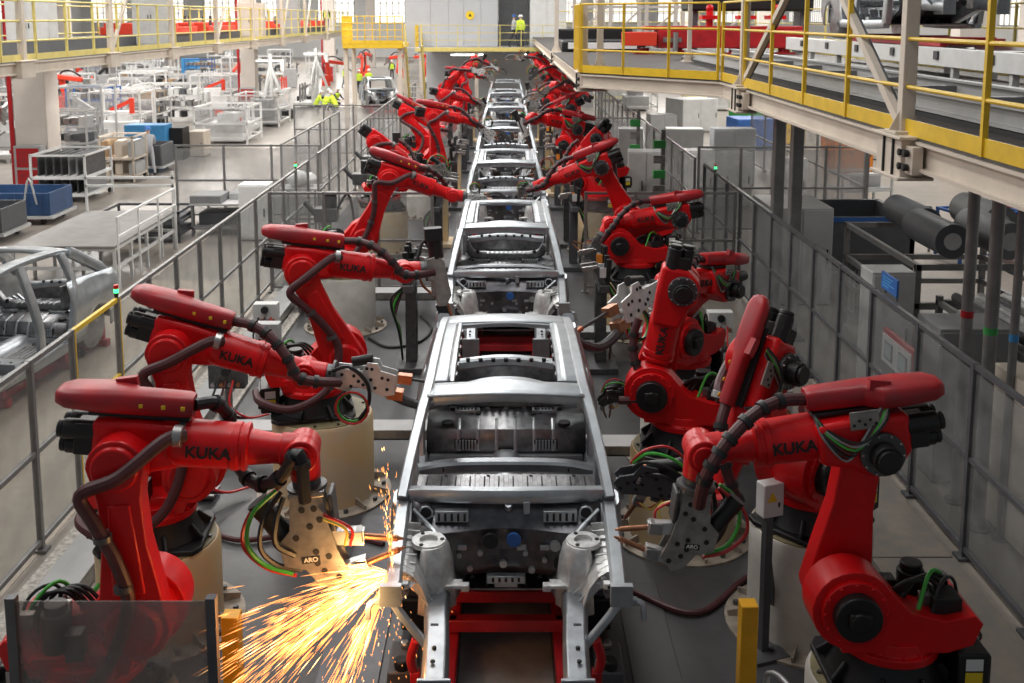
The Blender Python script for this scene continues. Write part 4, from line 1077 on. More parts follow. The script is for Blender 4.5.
# conveyors on the right platform
t = thing('overhead_conveyor', 'grey steel conveyor rail with black base on the right platform deck', 'conveyor', (0, 0, ZR))
for x in (4.75, 6.0):
    b = MB(); ibeam(b, (x, 5, .17), (x, 28, .17), .14, .22); b.b2(x-.09, x+.09, 5, 28, .0, .05, 1); b.build('rail', ['grey_paint', 'hole'], t)
for y in range(6, 28, 2):
    b = MB(); b.b2(4.8, 6.0, y-.05, y+.05, .1, .2); b.build('tie', 'grey_mid', t)
t = thing('white_conveyor', 'white lift conveyor frame on the right platform, farther from the edge', 'conveyor', (0, 0, ZR))
b = MB(); b.b2(7.15, 7.35, 6, 27, .30, .60); b.build('side_beam', 'white_paint', t, bevel=.01)
b = MB(); b.b2(8.7, 8.9, 6, 27, .30, .60); b.build('side_beam', 'white_paint', t, bevel=.01)
for y in range(7, 27, 2):
    b = MB(); b.b2(7.2, 7.3, y-.05, y+.05, 0, .3); b.build('leg', 'grey_light', t); b = MB(); b.b2(8.75, 8.85, y-.05, y+.05, 0, .3); b.build('leg', 'grey_light', t)
    b = MB(); b.cyl((7.3, y+.6, .5), (8.75, y+.6, .5), .05, n=10); b.build('roller', 'steel', t)
    b = MB(); b.box((7.13, y+.5, .48), (.03, .16, .14)); b.build('sensor_plate', 'steel_dark', t)
for i, (x, y) in enumerate(((8.0, 11), (8.0, 20.5))):
    t = thing('red_carrier', 'dark red body carrier %s on the white conveyor' % ('nearer the camera' if i == 0 else 'nearer the bend'), 'carrier', (x, y, ZR+.6), 0, 'red carriers on the white conveyor')
    b = MB()
    for sx in (-1, 1): b.b2(sx*.5-.06, sx*.5+.06, -2.4, 2.4, .0, .14)
    for yy in (-2, 0, 2): b.b2(-.55, .55, yy-.08, yy+.08, .02, .16)
    b.build('frame', 'red_frame', t, bevel=.01)
oc = copy_tree(proto); oc.location = (8.0, 20.5, ZR+.72); oc['label'] = 'silver car body shell high on the right platform, carried at the top edge'
del oc['group']
t = thing('red_transfer', 'long red transfer table lying across the right platform behind the bend railing', 'transfer table', (0, 32, ZR))
b = MB(); b.b2(4.6, 9.0, .0, 1.0, .18, .72, 0); b.b2(4.2, 9.0, .1, .9, .72, .84, 0); b.build('beam', 'red_frame', t, bevel=.02)
b = MB(); b.b2(3.55, 4.55, -.15, .55, .25, .66); b.build('head_block', 'orange_red', t, bevel=.02)
for x in (4.2, 5.4, 7, 8.5):
    b = MB(); b.cyl((x, .3, 0), (x, .3, .18), .18, n=14); b.box((x, .3, .02), (.6, .5, .04)); b.build('foot', 'red_frame', t)
for x in (6.2, 7.3, 8.2):
    b = MB(); b.box((x, .3, 1.1), (.55, .5, .12)); b.cyl((x, .3, .84), (x, .3, 1.3), .11, n=12); b.sphere((x, .3, 1.38), .12); b.build('lift_pin', 'red', t)
b = MB(); b.b2(4.75, 5.3, -.1, .0, .36, .5); b.cyl((5.1, -.2, .1), (5.1, -.2, .66), .08, n=10); b.build('cylinder', 'steel', t)
t = thing('black_carrier', 'black carrier hood above the red transfer table', 'carrier', (7.2, 34.0, ZR))
b = MB(); b.b2(-1.5, 2.5, -.6, .6, 1.3, 1.75); b.b2(-1.3, 2.3, -.5, .5, 1.75, 1.9); b.build('hood', 'black', t, bevel=.12, seg=3)
for x in (-1.2, 2.2):
    b = MB(); b.b2(x-.08, x+.08, -.4, .4, 0, 1.3); b.build('leg', 'frame_dark', t)
t = thing('black_conveyor', 'black curved conveyor bed at the back of the right platform', 'conveyor', (3.0, 36, ZR))
b = MB(); b.b2(-1.2, 1.5, -2, 1.5, .0, .35); b.b2(-1.2, 1.5, 1.5, 1.9, .0, .7); b.build('bed', 'black', t, bevel=.05)
b = MB(); b.b2(-1.0, 1.2, -2.1, -2.0, .1, .3); b.build('chain_guard', 'white_paint', t)

# left platform
XL = -11.0; ZL = 4.62
t = thing('steel_platform', 'left overhead steel platform above the racks', 'platform', (0, 0, 0))
b = MB(); b.b2(-14.75, XL, 16, 74, ZL-.03, ZL); b.build('deck', 'grey_mid', t)
for x in (XL-.06, -14.68):
    b = MB(); ibeam(b, (x, 16, ZL-.17), (x, 74, ZL-.17), .16, .27); b.build('edge_beam', 'cream', t)
for y in range(18, 74, 5):
    b = MB(); ibeam(b, (-14.6, y, ZL-.17), (XL-.2, y, ZL-.17), .14, .24); b.build('cross_beam', 'cream', t)
for i, y in enumerate((24.0, 29.4, 34.8, 40.2, 46, 52, 58, 65)):
    h = thing('platform_hanger', 'cream hanger column on the left platform, %s from the left picture edge' % ('first second third fourth fifth sixth seventh eighth'.split()[i]), 'column', (XL, y, ZL-.4))
    b = MB(); b.box((0, 0, 4.9), (.15, .15, 9.8)); b.build('column', 'cream', h)
    b = MB(); b.box((0, 0, .2), (.26, .7, .38)); b.box((0, 0, .4), (.34, .8, .03)); b.build('bracket', 'cream', h, bevel=.01)
    if i in (1, 3, 5, 6):
        b = MB(); b.bar((0, .05, .45), (0, 3.4, 4.2), .08, .1); b.build('brace', 'cream', h)
railing('pale yellow railing along the left platform edge', [(XL, 16), (XL, 73.5)], ZL, (.45, .90, 1.36), 1.75, 'yellow_pale', .028)
railing('pale yellow railing on the far side of the left platform', [(-14.7, 18), (-14.7, 73.5)], ZL, (.45, .90, 1.36), 2.5, 'yellow_pale', .028)
t = thing('overhead_conveyor', 'dark conveyor rail running along the left platform deck', 'conveyor', (0, 0, ZL))
for x in (-12.6, -14.2):
    b = MB(); b.b2(x-.12, x+.12, 17, 73, 0, .35); b.build('rail', 'grey_darkpaint', t)
for i, y in enumerate((40, 46, 52, 58.5, 65, 71)):
    t = thing('red_carrier', 'red body carrier on the left platform, %s from the left picture edge' % ORD[i], 'carrier', (-13.4, y, ZL+.35), 0, 'red carriers on the left platform')
    b = MB()
    for sx in (-1, 1): b.b2(sx*1.0-.1, sx*1.0+.1, -2.2, 2.2, .0, .28)
    for yy in (-2, 0, 2): b.b2(-1.0, 1.0, yy-.12, yy+.12, .02, .42)
    b.build('frame', 'orange_red', t, bevel=.02)
    for sx in (-1, 1):
        b = MB(); b.b2(sx*1.0-.05, sx*1.0+.05, -1.6, -1.5, .28, .7); b.b2(sx*1.0-.05, sx*1.0+.05, 1.5, 1.6, .28, .7); b.build('pin', 'steel_dark', t)
for i, (x, y, w, h, m) in enumerate(((-13.2, 29.5, 1.2, 1.5, 'grey_light'), (-13.9, 26, 1.0, 1.8, 'cream'), (-12.0, 36, 1.2, 2.0, 'grey_light'), (-12.0, 50, 1.2, 1.6, 'cream'), (-11.9, 58, 1.2, 1.9, 'grey_paint'))):
    t = thing('electric_cabinet', 'electric cabinet standing on the left platform, %s from the left picture edge' % ORD[i], 'cabinet', (x, y, ZL))
    b = MB(); b.box((0, 0, h/2+.05), (w, .6, h)); b.box((0, 0, .04), (w-.05, .55, .08), 1); b.build('enclosure', [m, 'grey_darkpaint'], t, bevel=.015)
    for sx in (-1, 1):
        b = MB(); b.box((sx*w/4, -.305, h/2+.05), (w/2-.04, .02, h-.1)); b.box((sx*.05, -.325, h/2), (.02, .03, .14), 1); b.build('door', [m, 'hole'], t)
# mid yellow gantry with stairs
t = thing('yellow_gantry', 'bright yellow caged walkway bridging to the back enclosure', 'walkway', (0, 0, 0))
b = MB(); b.b2(-7.2, -4.55, 46.5, 49.5, 4.25, 4.45); b.build('deck', 'yellow', t, bevel=.01)
for x in (-7.1, -4.7):
    b = MB(); b.b2(x-.09, x+.09, 46.7, 46.9, 0, 4.25); b.build('leg', 'cream', t)
    b = MB(); b.b2(x-.09, x+.09, 49.1, 49.3, 0, 4.25); b.build('leg', 'cream', t)
railing('dense yellow railing around the mid walkway', [(-7.2, 49.5), (-7.2, 46.5), (-4.55, 46.5)], 4.45, (.3, .6, .9, 1.2), .32, 'yellow', .022)
t = thing('steel_stairs', 'steep yellow stairs with grey treads beside the back enclosure', 'stairs', (-4.1, 46.6, 0))
for x in (-.36, .36):
    b = MB(); b.bar((x, 3.0, 0), (x, .1, 4.4), .06, .2, 0, (0, 1, 0)); b.build('stringer', 'yellow_pale', t)
    b = MB(); b.tube([(x, 3.0, .9), (x, .1, 5.3)], .03, 8); b.tube([(x, 3.0, 0), (x, 3.0, .9)], .03, 8); b.tube([(x, .1, 4.4), (x, .1, 5.3)], .03, 8); b.build('handrail', 'yellow_pale', t)
for k in range(17):
    b = MB(); b.box((0, 3.0-2.9*(k+.5)/17, 4.4*(k+.5)/17), (.7, .22, .03)); b.build('tread', 'grey_light', t)

# ------------------------------------------------------------------ back enclosure over the line end
t = thing('back_walkway', 'yellow edged walkway in front of the grey panel cabins at the back', 'walkway', (0, 0, 0))
b = MB(); b.b2(-4.9, 5.5, 57, 66, 3.86, 3.98); b.build('deck', 'grey_paint', t)
b = MB(); b.b2(-4.9, 5.5, 56.9, 57.0, 3.78, 4.0); b.build('edge_plate', 'yellow_pale', t)
for x in (-4.6, -1.6, 2.4, 5.2):
    b = MB(); b.b2(x-.1, x+.1, 57.1, 57.3, 0, 3.86); b.build('leg', 'cream', t)
railing('thin yellow railing on the back walkway before the grey cabins', [(-4.9, 57.05), (5.4, 57.05)], 3.98, (.4, .8, 1.2), 1.1, 'yellow_pale', .02, False)
railing('short dense yellow railing at the left end of the back walkway', [(-4.9, 57.2), (-4.9, 59.0)], 3.98, (.3, .6, .9, 1.2), .2, 'yellow', .02, False)
def cabin(name, label, x0, x1, y0, y1, z0, z1, seams, m='panel'):
    t = thing(name, label, 'cabin', ((x0+x1)/2, y0, z0))
    cx = (x0+x1)/2
    b = MB(); b.b2(x0-cx, x1-cx, .03, y1-y0, 0, z1-z0); b.build('housing', m, t)
    xs = [x0]+list(seams)+[x1]
    for i in range(len(xs)-1):
        b = MB(); b.b2(xs[i]-cx+.012, xs[i+1]-cx-.012, 0, .03, .02, z1-z0); b.build('wall_panel', m, t, bevel=.006)
    return t
cabin('panel_cabin', 'wide grey panel cabin on the back walkway with a yellow sign', -5.6, -.45, 59, 65, 3.98, 9.5, (-4.2, -3.2, -2.35, -1.4))
cabin('panel_cabin', 'pale panel cabin right of the dark doorway at the back', 1.35, 3.4, 59.5, 65, 3.98, 9.5, (2.3,), 'white_paint')
cabin('panel_cabin', 'dark recess cabin behind the two people on the back walkway', -.43, 1.33, 63, 65, 3.98, 9.5, (.4,), 'grey_mid')
t = thing('warning_sign', 'yellow diamond warning sign on the grey cabin wall', 'sign', (-2.0, 58.98, 5.72))
b = MB(); b.cyl((0, 0, 0), (0, -.02, 0), .24, n=28); b.build('disc', 'label_yellow', t)
b = MB(); b.prism([(-.10, -.07), (.10, -.07), (0, .11)], 0, .006, 0, MX.Translation((0, -.022, 0)) @ MX.Rotation(PI/2, 4, 'X')); b.build('triangle_symbol', 'hole', t)
b = MB(); b.b2(-5.0, 5.5, 66, 66.3, 0, 3.86); structure(b.build('wall_end', 'panel'))
for i, x in enumerate((-2.1, 1.9)):
    t = thing('tube_lamp', 'white tube lamp under the back walkway, %s' % ('left of the yellow column' if i == 0 else 'right of the yellow column'), 'lamp', (x, 57.6, 3.55))
    b = MB(); b.box((0, 0, .12), (1.9, .16, .10)); b.build('housing', 'white_paint', t)
    b = MB(); b.cyl((-.9, 0, .03), (.9, 0, .03), .05, n=10); b.build('tube', 'tube_light', t)
# ------------------------------------------------------------------ equipment outside the cell
def leg_frame(b, w, d, h, tt=.05, m=0, levels=()):
    for sx in (-1, 1):
        for sy in (-1, 1): b.box((sx*(w/2-tt/2), sy*(d/2-tt/2), h/2), (tt, tt, h), m)
    for z in levels:
        for sy in (-1, 1): b.box((0, sy*(d/2-tt/2), z), (w, tt*.8, tt), m)
        for sx in (-1, 1): b.box((sx*(w/2-tt/2), 0, z), (tt*.8, d, tt), m)
# big grey work platform left
t = thing('work_platform', 'low grey work platform with white legs beyond the left fence', 'platform', (-9.15, 23.2, 0))
b = MB(); b.box((0, 0, .90), (2.15, 4.0, .06)); b.build('top', 'plat_top', t, bevel=.01)
b = MB()
for x in (-1.05, 0, 1.05):
    for y in (-1.95, -1.0, 0, 1.0, 1.95): b.box((x, y, .44), (.06, .06, .88))
for z in (.85, .45):
    for x in (-1.05, 1.05): b.box((x, 0, z), (.05, 3.95, .07))
    for y in (-1.95, 1.95): b.box((0, y, z), (2.15, .05, .07))
b.build('leg_frame', 'grey_light', t)
b = MB()
for y in (-1.9, -.65, .65, 1.9): b.box((1.12, y, .75), (.035, .035, 1.5))
for z in (1.1, 1.5): b.box((1.12, 0, z), (.045, 3.85, .045))
b.build('handrail', 'white_paint', t)
b = MB()
for x in (-1.05, 1.05): b.box((x, 1.98, 1.4), (.05, .05, 1.0))
for z in (1.55, 1.75): b.box((0, 1.98, z), (2.15, .05, .06))
b.build('end_rail', 'white_paint', t)
t = thing('storage_rack', 'black storage frame under and behind the grey work platform', 'rack', (-9.15, 26.4, 0))
b = MB(); leg_frame(b, 2.0, 1.3, .8, .06, 0, (.2, .5, .77)); b.build('frame', 'frame_dark', t)
for z in (.25, .55):
    b = MB(); b.box((0, 0, z), (1.85, 1.15, .12)); b.build('shelf', 'grey_darkpaint', t)
t = thing('steel_table', 'grey steel table with grey boxes outside the left fence', 'table', (-7.3, 27.4, 0))
b = MB(); b.box((0, 0, .82), (1.7, 1.6, .05)); b.build('top', 'grey_paint', t, bevel=.006)
b = MB(); leg_frame(b, 1.65, 1.55, .8, .06, 0, (.2,)); b.build('leg_frame', 'grey_mid', t)
b = MB(); b.box((0, 0, .24), (1.5, 1.4, .03)); b.build('shelf', 'grey_mid', t)
for i, (x, y, z, sx, sy, sz, m, lab) in enumerate(((-7.75, 27.1, .845, .8, .9, .2, 'grey_mid', 'flat dark grey box on the steel table, nearer the aisle'), (-7.0, 27.7, .845, .6, .8, .16, 'grey_paint', 'flat grey box on the steel table, nearer the cell'), (-7.5, 27.3, .255, 1.0, .8, .3, 'grey_darkpaint', 'dark crate on the lower shelf of the steel table'))):
    b = MB(); b.box((0, 0, sz/2), (sx, sy, sz)); b.box((0, 0, sz), (sx*.9, sy*.9, .02), 1); o = b.build('parts_box', [m, 'grey_mid'], bevel=.012); o.location = (x, y, z); tag(o, lab, 'box')
def cabinet(x, y, w, d, h, m, label, rz=0, name='electric_cabinet', extra=None, z=0):
    t = thing(name, label, 'cabinet', (x, y, z), rz)
    b = MB(); b.box((0, 0, h/2+.04), (w, d, h)); b.box((0, 0, .03), (w-.04, d-.04, .06), 1); b.build('enclosure', [m, 'grey_darkpaint'], t, bevel=.012)
    n = 2 if w > .9 else 1
    for k in range(n):
        x0 = -w/2+w*k/n
        b = MB(); b.b2(x0+.02, x0+w/n-.02, -d/2-.02, -d/2, .1, h); b.b2(x0+w/n-.12, x0+w/n-.09, -d/2-.045, -d/2-.02, h*.45, h*.60, 1)
        b.build('door', [m, 'hole'], t, bevel=.006)
    if extra: extra(t, w, d, h)
    return t
cabinet(-6.35, 26.3, .75, .6, 1.4, 'white_paint', 'white cabinet beside the left fence near the green signal light')
b = MB(); b.sphere((0, 0, .22), .30, 14, 0, None, .72); b.sphere((.26, .1, .19), .25, 12, 0, None, .7); o = b.build('plastic_sack', 'white_paint'); o.location = (-5.55, 27.6, 1.15); tag(o, 'crumpled white plastic sack on the stand by the fence', 'sack')
t = thing('small_stand', 'low stand carrying the white plastic sack by the left fence', 'stand', (-5.45, 27.6, 0))
b = MB(); b.box((0, 0, 1.12), (1.0, .8, .05)); b.build('top', 'grey_paint', t)
b = MB(); leg_frame(b, .9, .7, 1.1, .05, 0, (.2,)); b.build('leg_frame', 'grey_mid', t)
# white trolleys and bins left
def roll_rack(x, y, w, d, h, label, load, rz=0, m='white_paint', n=6, lm='grey_paint'):
    t = thing('roll_rack', label, 'trolley', (x, y, 0), rz)
    b = MB(); leg_frame(b, w, d, h, .06, 0, (.22, h*.5, h-.05)); b.build('frame', m, t)
    for z in (.24, h*.52):
        b = MB(); b.box((0, 0, z), (w-.08, d-.08, .03)); b.build('shelf', m, t)
    for sx in (-1, 1):
        for sy in (-1, 1):
            b = MB(); b.cyl((sx*(w/2-.1)-.03, sy*(d/2-.1), .08), (sx*(w/2-.1)+.03, sy*(d/2-.1), .08), .08, n=12); b.build('caster', 'rubber', t)
    for z0 in (.255, h*.52+.015):
        for k in range(n):
            b = MB(); xx = -w/2+.14+(w-.28)*k/max(1, n-1)
            hh = (h*.5-.33) if z0 < .3 else h*.42
            if load == 'panel': b.box((0, 0, hh/2), (.05, d*.75, hh)); b.cyl((-.03, 0, hh*.6), (.03, 0, hh*.6), .1, n=10)
            else: b.box((0, 0, hh*.4), ((w-.3)/n*.85, d*.7, hh*.8)); b.box((0, 0, hh*.82), ((w-.3)/n*.7, d*.6, .03))
            o = b.build('stamped_panel' if load == 'panel' else 'parts_bin', random.choice(lm.split()), bevel=.01)
            o.matrix_world = MX.Translation((x, y, 0)) @ MX.Rotation(rz, 4, 'Z') @ MX.Translation((xx, 0, z0))
            tag(o, ('stamped steel panel in the white rack trolley by the nearest column' if load == 'panel' else 'parts bin on the pale trolley behind the white rack trolley'), 'car part' if load == 'panel' else 'bin', 'load of the '+label)
    return t
roll_rack(-13.6, 32.6, 1.7, 2.2, 1.5, 'white rack trolley with dark stamped parts by the nearest column', 'panel', 0, 'white_paint', 7, 'steel_dark grey_mid')
roll_rack(-13.3, 36.2, 1.2, 1.4, 1.6, 'pale trolley with castors just behind the white rack trolley', 'bin', 0, 'cream', 3, 'cream wood grey_paint')
def bin_cart(x, y, w, d, h, m, label, rz=0):
    t = thing('bin_cart', label, 'cart', (x, y, 0), rz)
    b = MB(); b.box((0, 0, .22), (w*1.1, d*1.08, .08)); b.build('chassis', 'grey_light', t)
    b = MB()
    z0 = .27
    b.b2(-w/2, w/2, -d/2, d/2, z0, z0+.05)
    for sx in (-1, 1): b.b2(sx*w/2-.03, sx*w/2+.03, -d/2, d/2, z0, z0+h)
    for sy in (-1, 1): b.b2(-w/2, w/2, sy*d/2-.03, sy*d/2+.03, z0, z0+h)
    for k in range(6): b.b2(-w/2+w*(k+.5)/6-.025, -w/2+w*(k+.5)/6+.025, -d/2-.055, -d/2-.03, z0, z0+h)
    b.build('bin', m, t, bevel=.01)
    for sx in (-1, 1):
        for sy in (-1, 1):
            c = MB(); c.cyl((sx*w*.4-.04, sy*d*.42, .09), (sx*w*.4+.04, sy*d*.42, .09), .09, n=12); c.build('caster', 'rubber', t)
    c = MB(); c.tube([(w*.2, -d/2-.02, z0+h*.5), (w*.28, -d/2-.05, z0+h+.4), (w*.36, -d/2-.02, z0+h*.5)], .03, 8, 0, 4); c.build('handle', 'grey_light', t)
bin_cart(-13.5, 28.8, 2.2, 1.5, .62, 'blue_bin', 'large blue bin cart at the left picture edge below the column')
bin_cart(-13.6, 26.4, 2.0, 1.4, .60, 'grey_darkpaint', 'dark grey bin cart in front of the large blue bin cart')
bin_cart(-13.5, 38.4, 2.0, 1.4, .75, 'grey_darkpaint', 'dark grey bin cart beside the worker in grey')
for x, y, s, lab in ((-13.5, 28.8, 1, 'blue'), ):
    pass
cabinet(-14.1, 41.2, 1.6, .9, 1.4, 'blue_light', 'wide bright blue cabinet behind the worker in grey')
cabinet(-13.0, 41.6, .5, .9, 1.25, 'black', 'narrow black cabinet right of the bright blue one')
cabinet(-12.5, 42.6, .6, 1.0, 1.0, 'cream', 'pale box cabinet right of the narrow black one')
# clutter of racks, fixtures and machines in the left hall
rnd = random.Random(5)
def fixture(x, y, rz, s, cols, label, group):
    t = thing('welding_fixture', label, 'fixture', (x, y, 0), rz, group)
    b = MB(); b.box((0, 0, .25*s), (2.2*s, 1.2*s, .14*s)); leg_frame(b, 2.1*s, 1.1*s, .25*s, .1*s); b.build('table', cols[0], t, bevel=.01)
    for k in range(6):
        b = MB(); xx = -.9*s+.36*s*k; yy = (.35 if k % 2 else -.35)*s
        b.box((xx, yy, .65*s), (.10*s, .10*s, .70*s)); b.bar((xx, yy, .95*s), (xx+.25*s, yy*.4, 1.15*s), .07*s, .07*s); b.cyl((xx, yy, 1.0*s), (xx, yy, 1.25*s), .05*s, n=8)
        b.build('clamp', cols[1+k % 2], t)
def hall_robot(x, y, rz, label, group, m='orange'):
    t = thing('small_robot', label, 'robot', (x, y, 0), rz, group)
    b = MB(); b.cyl((0, 0, 0), (0, 0, .7), .38, n=16); b.build('pedestal', 'ped_white', t)
    b = MB(); b.cyl((0, 0, .7), (0, 0, 1.15), .34, .28, n=16); b.box((.2, 0, 1.25), (.6, .4, .4)); b.build('carousel', m, t, bevel=.05)
    b = MB(); b.bar((.3, .15, 1.3), (.1, .15, 2.4), .18, .32, 0, (1, 0, 0)); b.build('lower_arm', m, t, bevel=.05)
    b = MB(); b.bar((-.2, 0, 2.5), (1.3, 0, 2.3), .28, .26); b.build('forearm', m, t, bevel=.06)
    b = MB(); b.tube([(-.2, .2, 1.0), (-.1, .34, 1.8), (.0, .3, 2.6), (.6, .1, 2.8), (1.2, 0, 2.5)], .05, 6, 0, 4); b.build('dress_hose', 'hose_black', t)
    b = MB(); b.box((1.5, 0, 2.1), (.3, .3, .5)); b.bar((1.5, .05, 2.0), (1.9, .05, 1.7), .1, .1); b.build('gripper', 'steel', t)
def frame_cell(x, y, rz, w, d, h, m, label, group):
    t = thing('guard_cell', label, 'machine guard', (x, y, 0), rz, group)
    b = MB(); leg_frame(b, w, d, h, .08, 0, (.3, h*.55, h-.05)); b.build('frame', m, t)
    b = MB(); b.box((0, -d/2+.03, h*.62), (w-.1, .01, h*.6)); b.build('screen_pane', 'pane_far', t)
    b = MB(); b.box((0, 0, .5), (w*.7, d*.6, .8)); b.box((.1, 0, 1.1), (w*.4, d*.35, .5)); b.build('machine_body', rnd.choice(['grey_light', 'white_paint', 'grey_paint']), t, bevel=.02)
    b = MB(); b.cyl((-w*.2, 0, 1.2), (-w*.2, 0, h*.85), .12, n=10); b.bar((-w*.2, 0, h*.8), (w*.25, -.2, h*.6), .16, .16); b.build('arm', rnd.choice(['black', 'orange_red', 'steel', 'white_paint']), t)
used = []
def free(x, y, r=1.6):
    if any((x-a)**2+(y-c)**2 < r*r for a, c in used): return False
    used.append((x, y)); return True

for q in ((-15.9, 34.5), (-13.6, 32.6), (-13.3, 36.2), (-13.5, 28.8), (-13.9, 41.2), (-15, 62.6), (-15.2, 91), (-13.1, 38.2), (-12.3, 42.3)): used.append(q)
g = 0
for y in [26, 30, 33.5, 37, 40.5, 44, 48, 52, 56, 60, 64.5, 69, 74, 79, 85, 92, 100, 110]:
    for x in ([-17.5, -20.5, -23.5, -26.5, -30, -34, -40] if y > 40 else [-18.5, -22]):
        xx, yy = x+rnd.uniform(-.5, .5), y+rnd.uniform(-.6, .6)
        if abs(xx)/yy > .56 or not free(xx, yy, 2.4): continue
        k = rnd.random(); rz = rnd.choice([0, PI/2, PI, -PI/2])+rnd.uniform(-.05, .05)
        if k < .26: frame_cell(xx, yy, rz, rnd.uniform(1.8, 2.6), rnd.uniform(1.6, 2.2), rnd.uniform(1.8, 2.8), rnd.choice(['white_paint', 'grey_light', 'white_paint', 'grey_paint']), 'framed machine with clear guard in the crowded left hall', 'framed machines in the left hall')
        elif k < .46: fixture(xx, yy, rz, rnd.uniform(.9, 1.3), (rnd.choice(['grey_light', 'white_paint', 'grey_darkpaint']), rnd.choice(['steel', 'white_paint']), rnd.choice(['blue', 'steel_dark', 'white_paint', 'orange_red'])), 'welding fixture table with clamps in the crowded left hall', 'fixture tables in the left hall')
        elif k < .60: hall_robot(xx, yy, rz, 'small robot arm among the racks of the left hall', 'small robots in the left hall', rnd.choice(['white_paint', 'orange_red', 'grey_light', 'orange_red']))
        elif k < .80:
            t = thing('parts_rack', 'tall rack holding rows of parts in the crowded left hall', 'rack', (xx, yy, 0), rz, 'tall racks in the left hall')
            w, d, h = 2.4, 1.1, rnd.uniform(1.6, 2.4); b = MB(); leg_frame(b, w, d, h, .07, 0, (.3, h*.4, h*.7, h-.03)); b.build('frame', rnd.choice(['white_paint', 'grey_light', 'blue', 'white_paint']), t)
            for z in (.33, h*.42, h*.72):
                b = MB()
                for i in range(7): b.box((-1.0+.33*i, rnd.uniform(-.1, .1), z+.16), (.24, .8, rnd.uniform(.18, .4)), rnd.randint(0, 2))
                b.build('stored_parts', [rnd.choice(['grey_light', 'grey_mid', 'steel']), rnd.choice(['black', 'steel', 'grey_darkpaint']), rnd.choice(['white_paint', 'wood', 'steel'])], t)['kind'] = 'stuff'
        else: cabinet(xx, yy, rnd.uniform(.9, 1.6), .8, rnd.uniform(1.2, 2.1), rnd.choice(['white_paint', 'grey_light', 'blue_light', 'cream', 'grey_paint']), 'machine cabinet in the crowded left hall', rz)['group'] = 'machine cabinets in the left hall'
# along the aisle edge: white frames, fixtures and robots (nearest row)
for i, (x, y, kind) in enumerate(((-12.6, 47.5, 'f'), (-12.9, 51, 'c'), (-12.8, 55, 'f'), (-13.2, 59, 'x'), (-12.4, 66, 'c'), (-12.6, 70, 'x'), (-13.0, 76, 'r'), (-12.2, 92, 'r'), (-8.5, 86, 'r'), (-6.5, 88, 'r'), (-12, 87, 'r'), (-5.5, 84, 'x'))):
    lab = {'f': 'white framed machine along the left aisle edge', 'c': 'white fixture table along the left aisle edge', 'x': 'tall white tripod frame on black base along the left aisle', 'r': 'small orange-red robot at the far end of the left aisle'}[kind]
    if kind == 'f': frame_cell(x, y, 0, 2.4, 2.8, 1.7, 'white_paint', lab, 'white machines along the aisle')
    elif kind == 'c': fixture(x, y, PI/2, 1.2, ('white_paint', 'white_paint', 'steel'), lab, 'white fixtures along the aisle')
    elif kind == 'r': hall_robot(x, y, i*1.1, lab, 'orange-red robots at the far aisle end', 'orange_red')
    else:
        t = thing('lift_frame', lab, 'frame', (x, y, 0), 0, 'tripod frames along the aisle')
        b = MB(); b.box((0, 0, .25), (2.4, 1.6, .4)); b.build('base', 'black', t, bevel=.03)
        b = MB()
        for a in range(3): b.bar((.9*math.cos(a*2.1), .6*math.sin(a*2.1), .4), (0, 0, 3.0), .14, .14)
        b.cyl((0, 0, .4), (0, 0, 3.6), .12, n=10); b.build('tripod', 'grey_light', t)
        b = MB(); b.bar((-.8, 0, 3.2), (.8, 0, 3.2), .14, .14); b.box((.7, 0, 2.9), (.2, .3, .5), 0); b.build('lift_head', 'white_paint', t)
# light machines inside the far left stations
for i, (x, y) in enumerate(((-4.0, 23.0), (-3.9, 28.2), (-4.1, 31.8), (-3.8, 35.2))):
    t = thing('tip_dresser', 'grey tip dressing stand in the far left stations, %s from the front' % ORD[i], 'stand', (x, y, .012))
    b = MB(); b.box((0, 0, .55), (.22, .22, 1.1)); b.box((0, 0, .02), (.5, .5, .04)); b.build('column', 'ped_white', t, bevel=.01)
    b = MB(); b.box((0, 0, 1.25), (.5, .36, .3), 0); b.cyl((.1, 0, 1.4), (.1, 0, 1.75), .14, n=14, m=1); b.cyl((-.2, 0, 1.2), (-.5, .1, 1.5), .06, n=8, m=1); b.build('head', ['steel_dark', 'black'], t, bevel=.01)
    b = MB(); b.tube([(.2, 0, 1.3), (.5, 0, 1.7), (.6, .2, .8), (.5, .3, 0)], .03, 6, 0, 5); b.build('hose', 'hose_black', t)
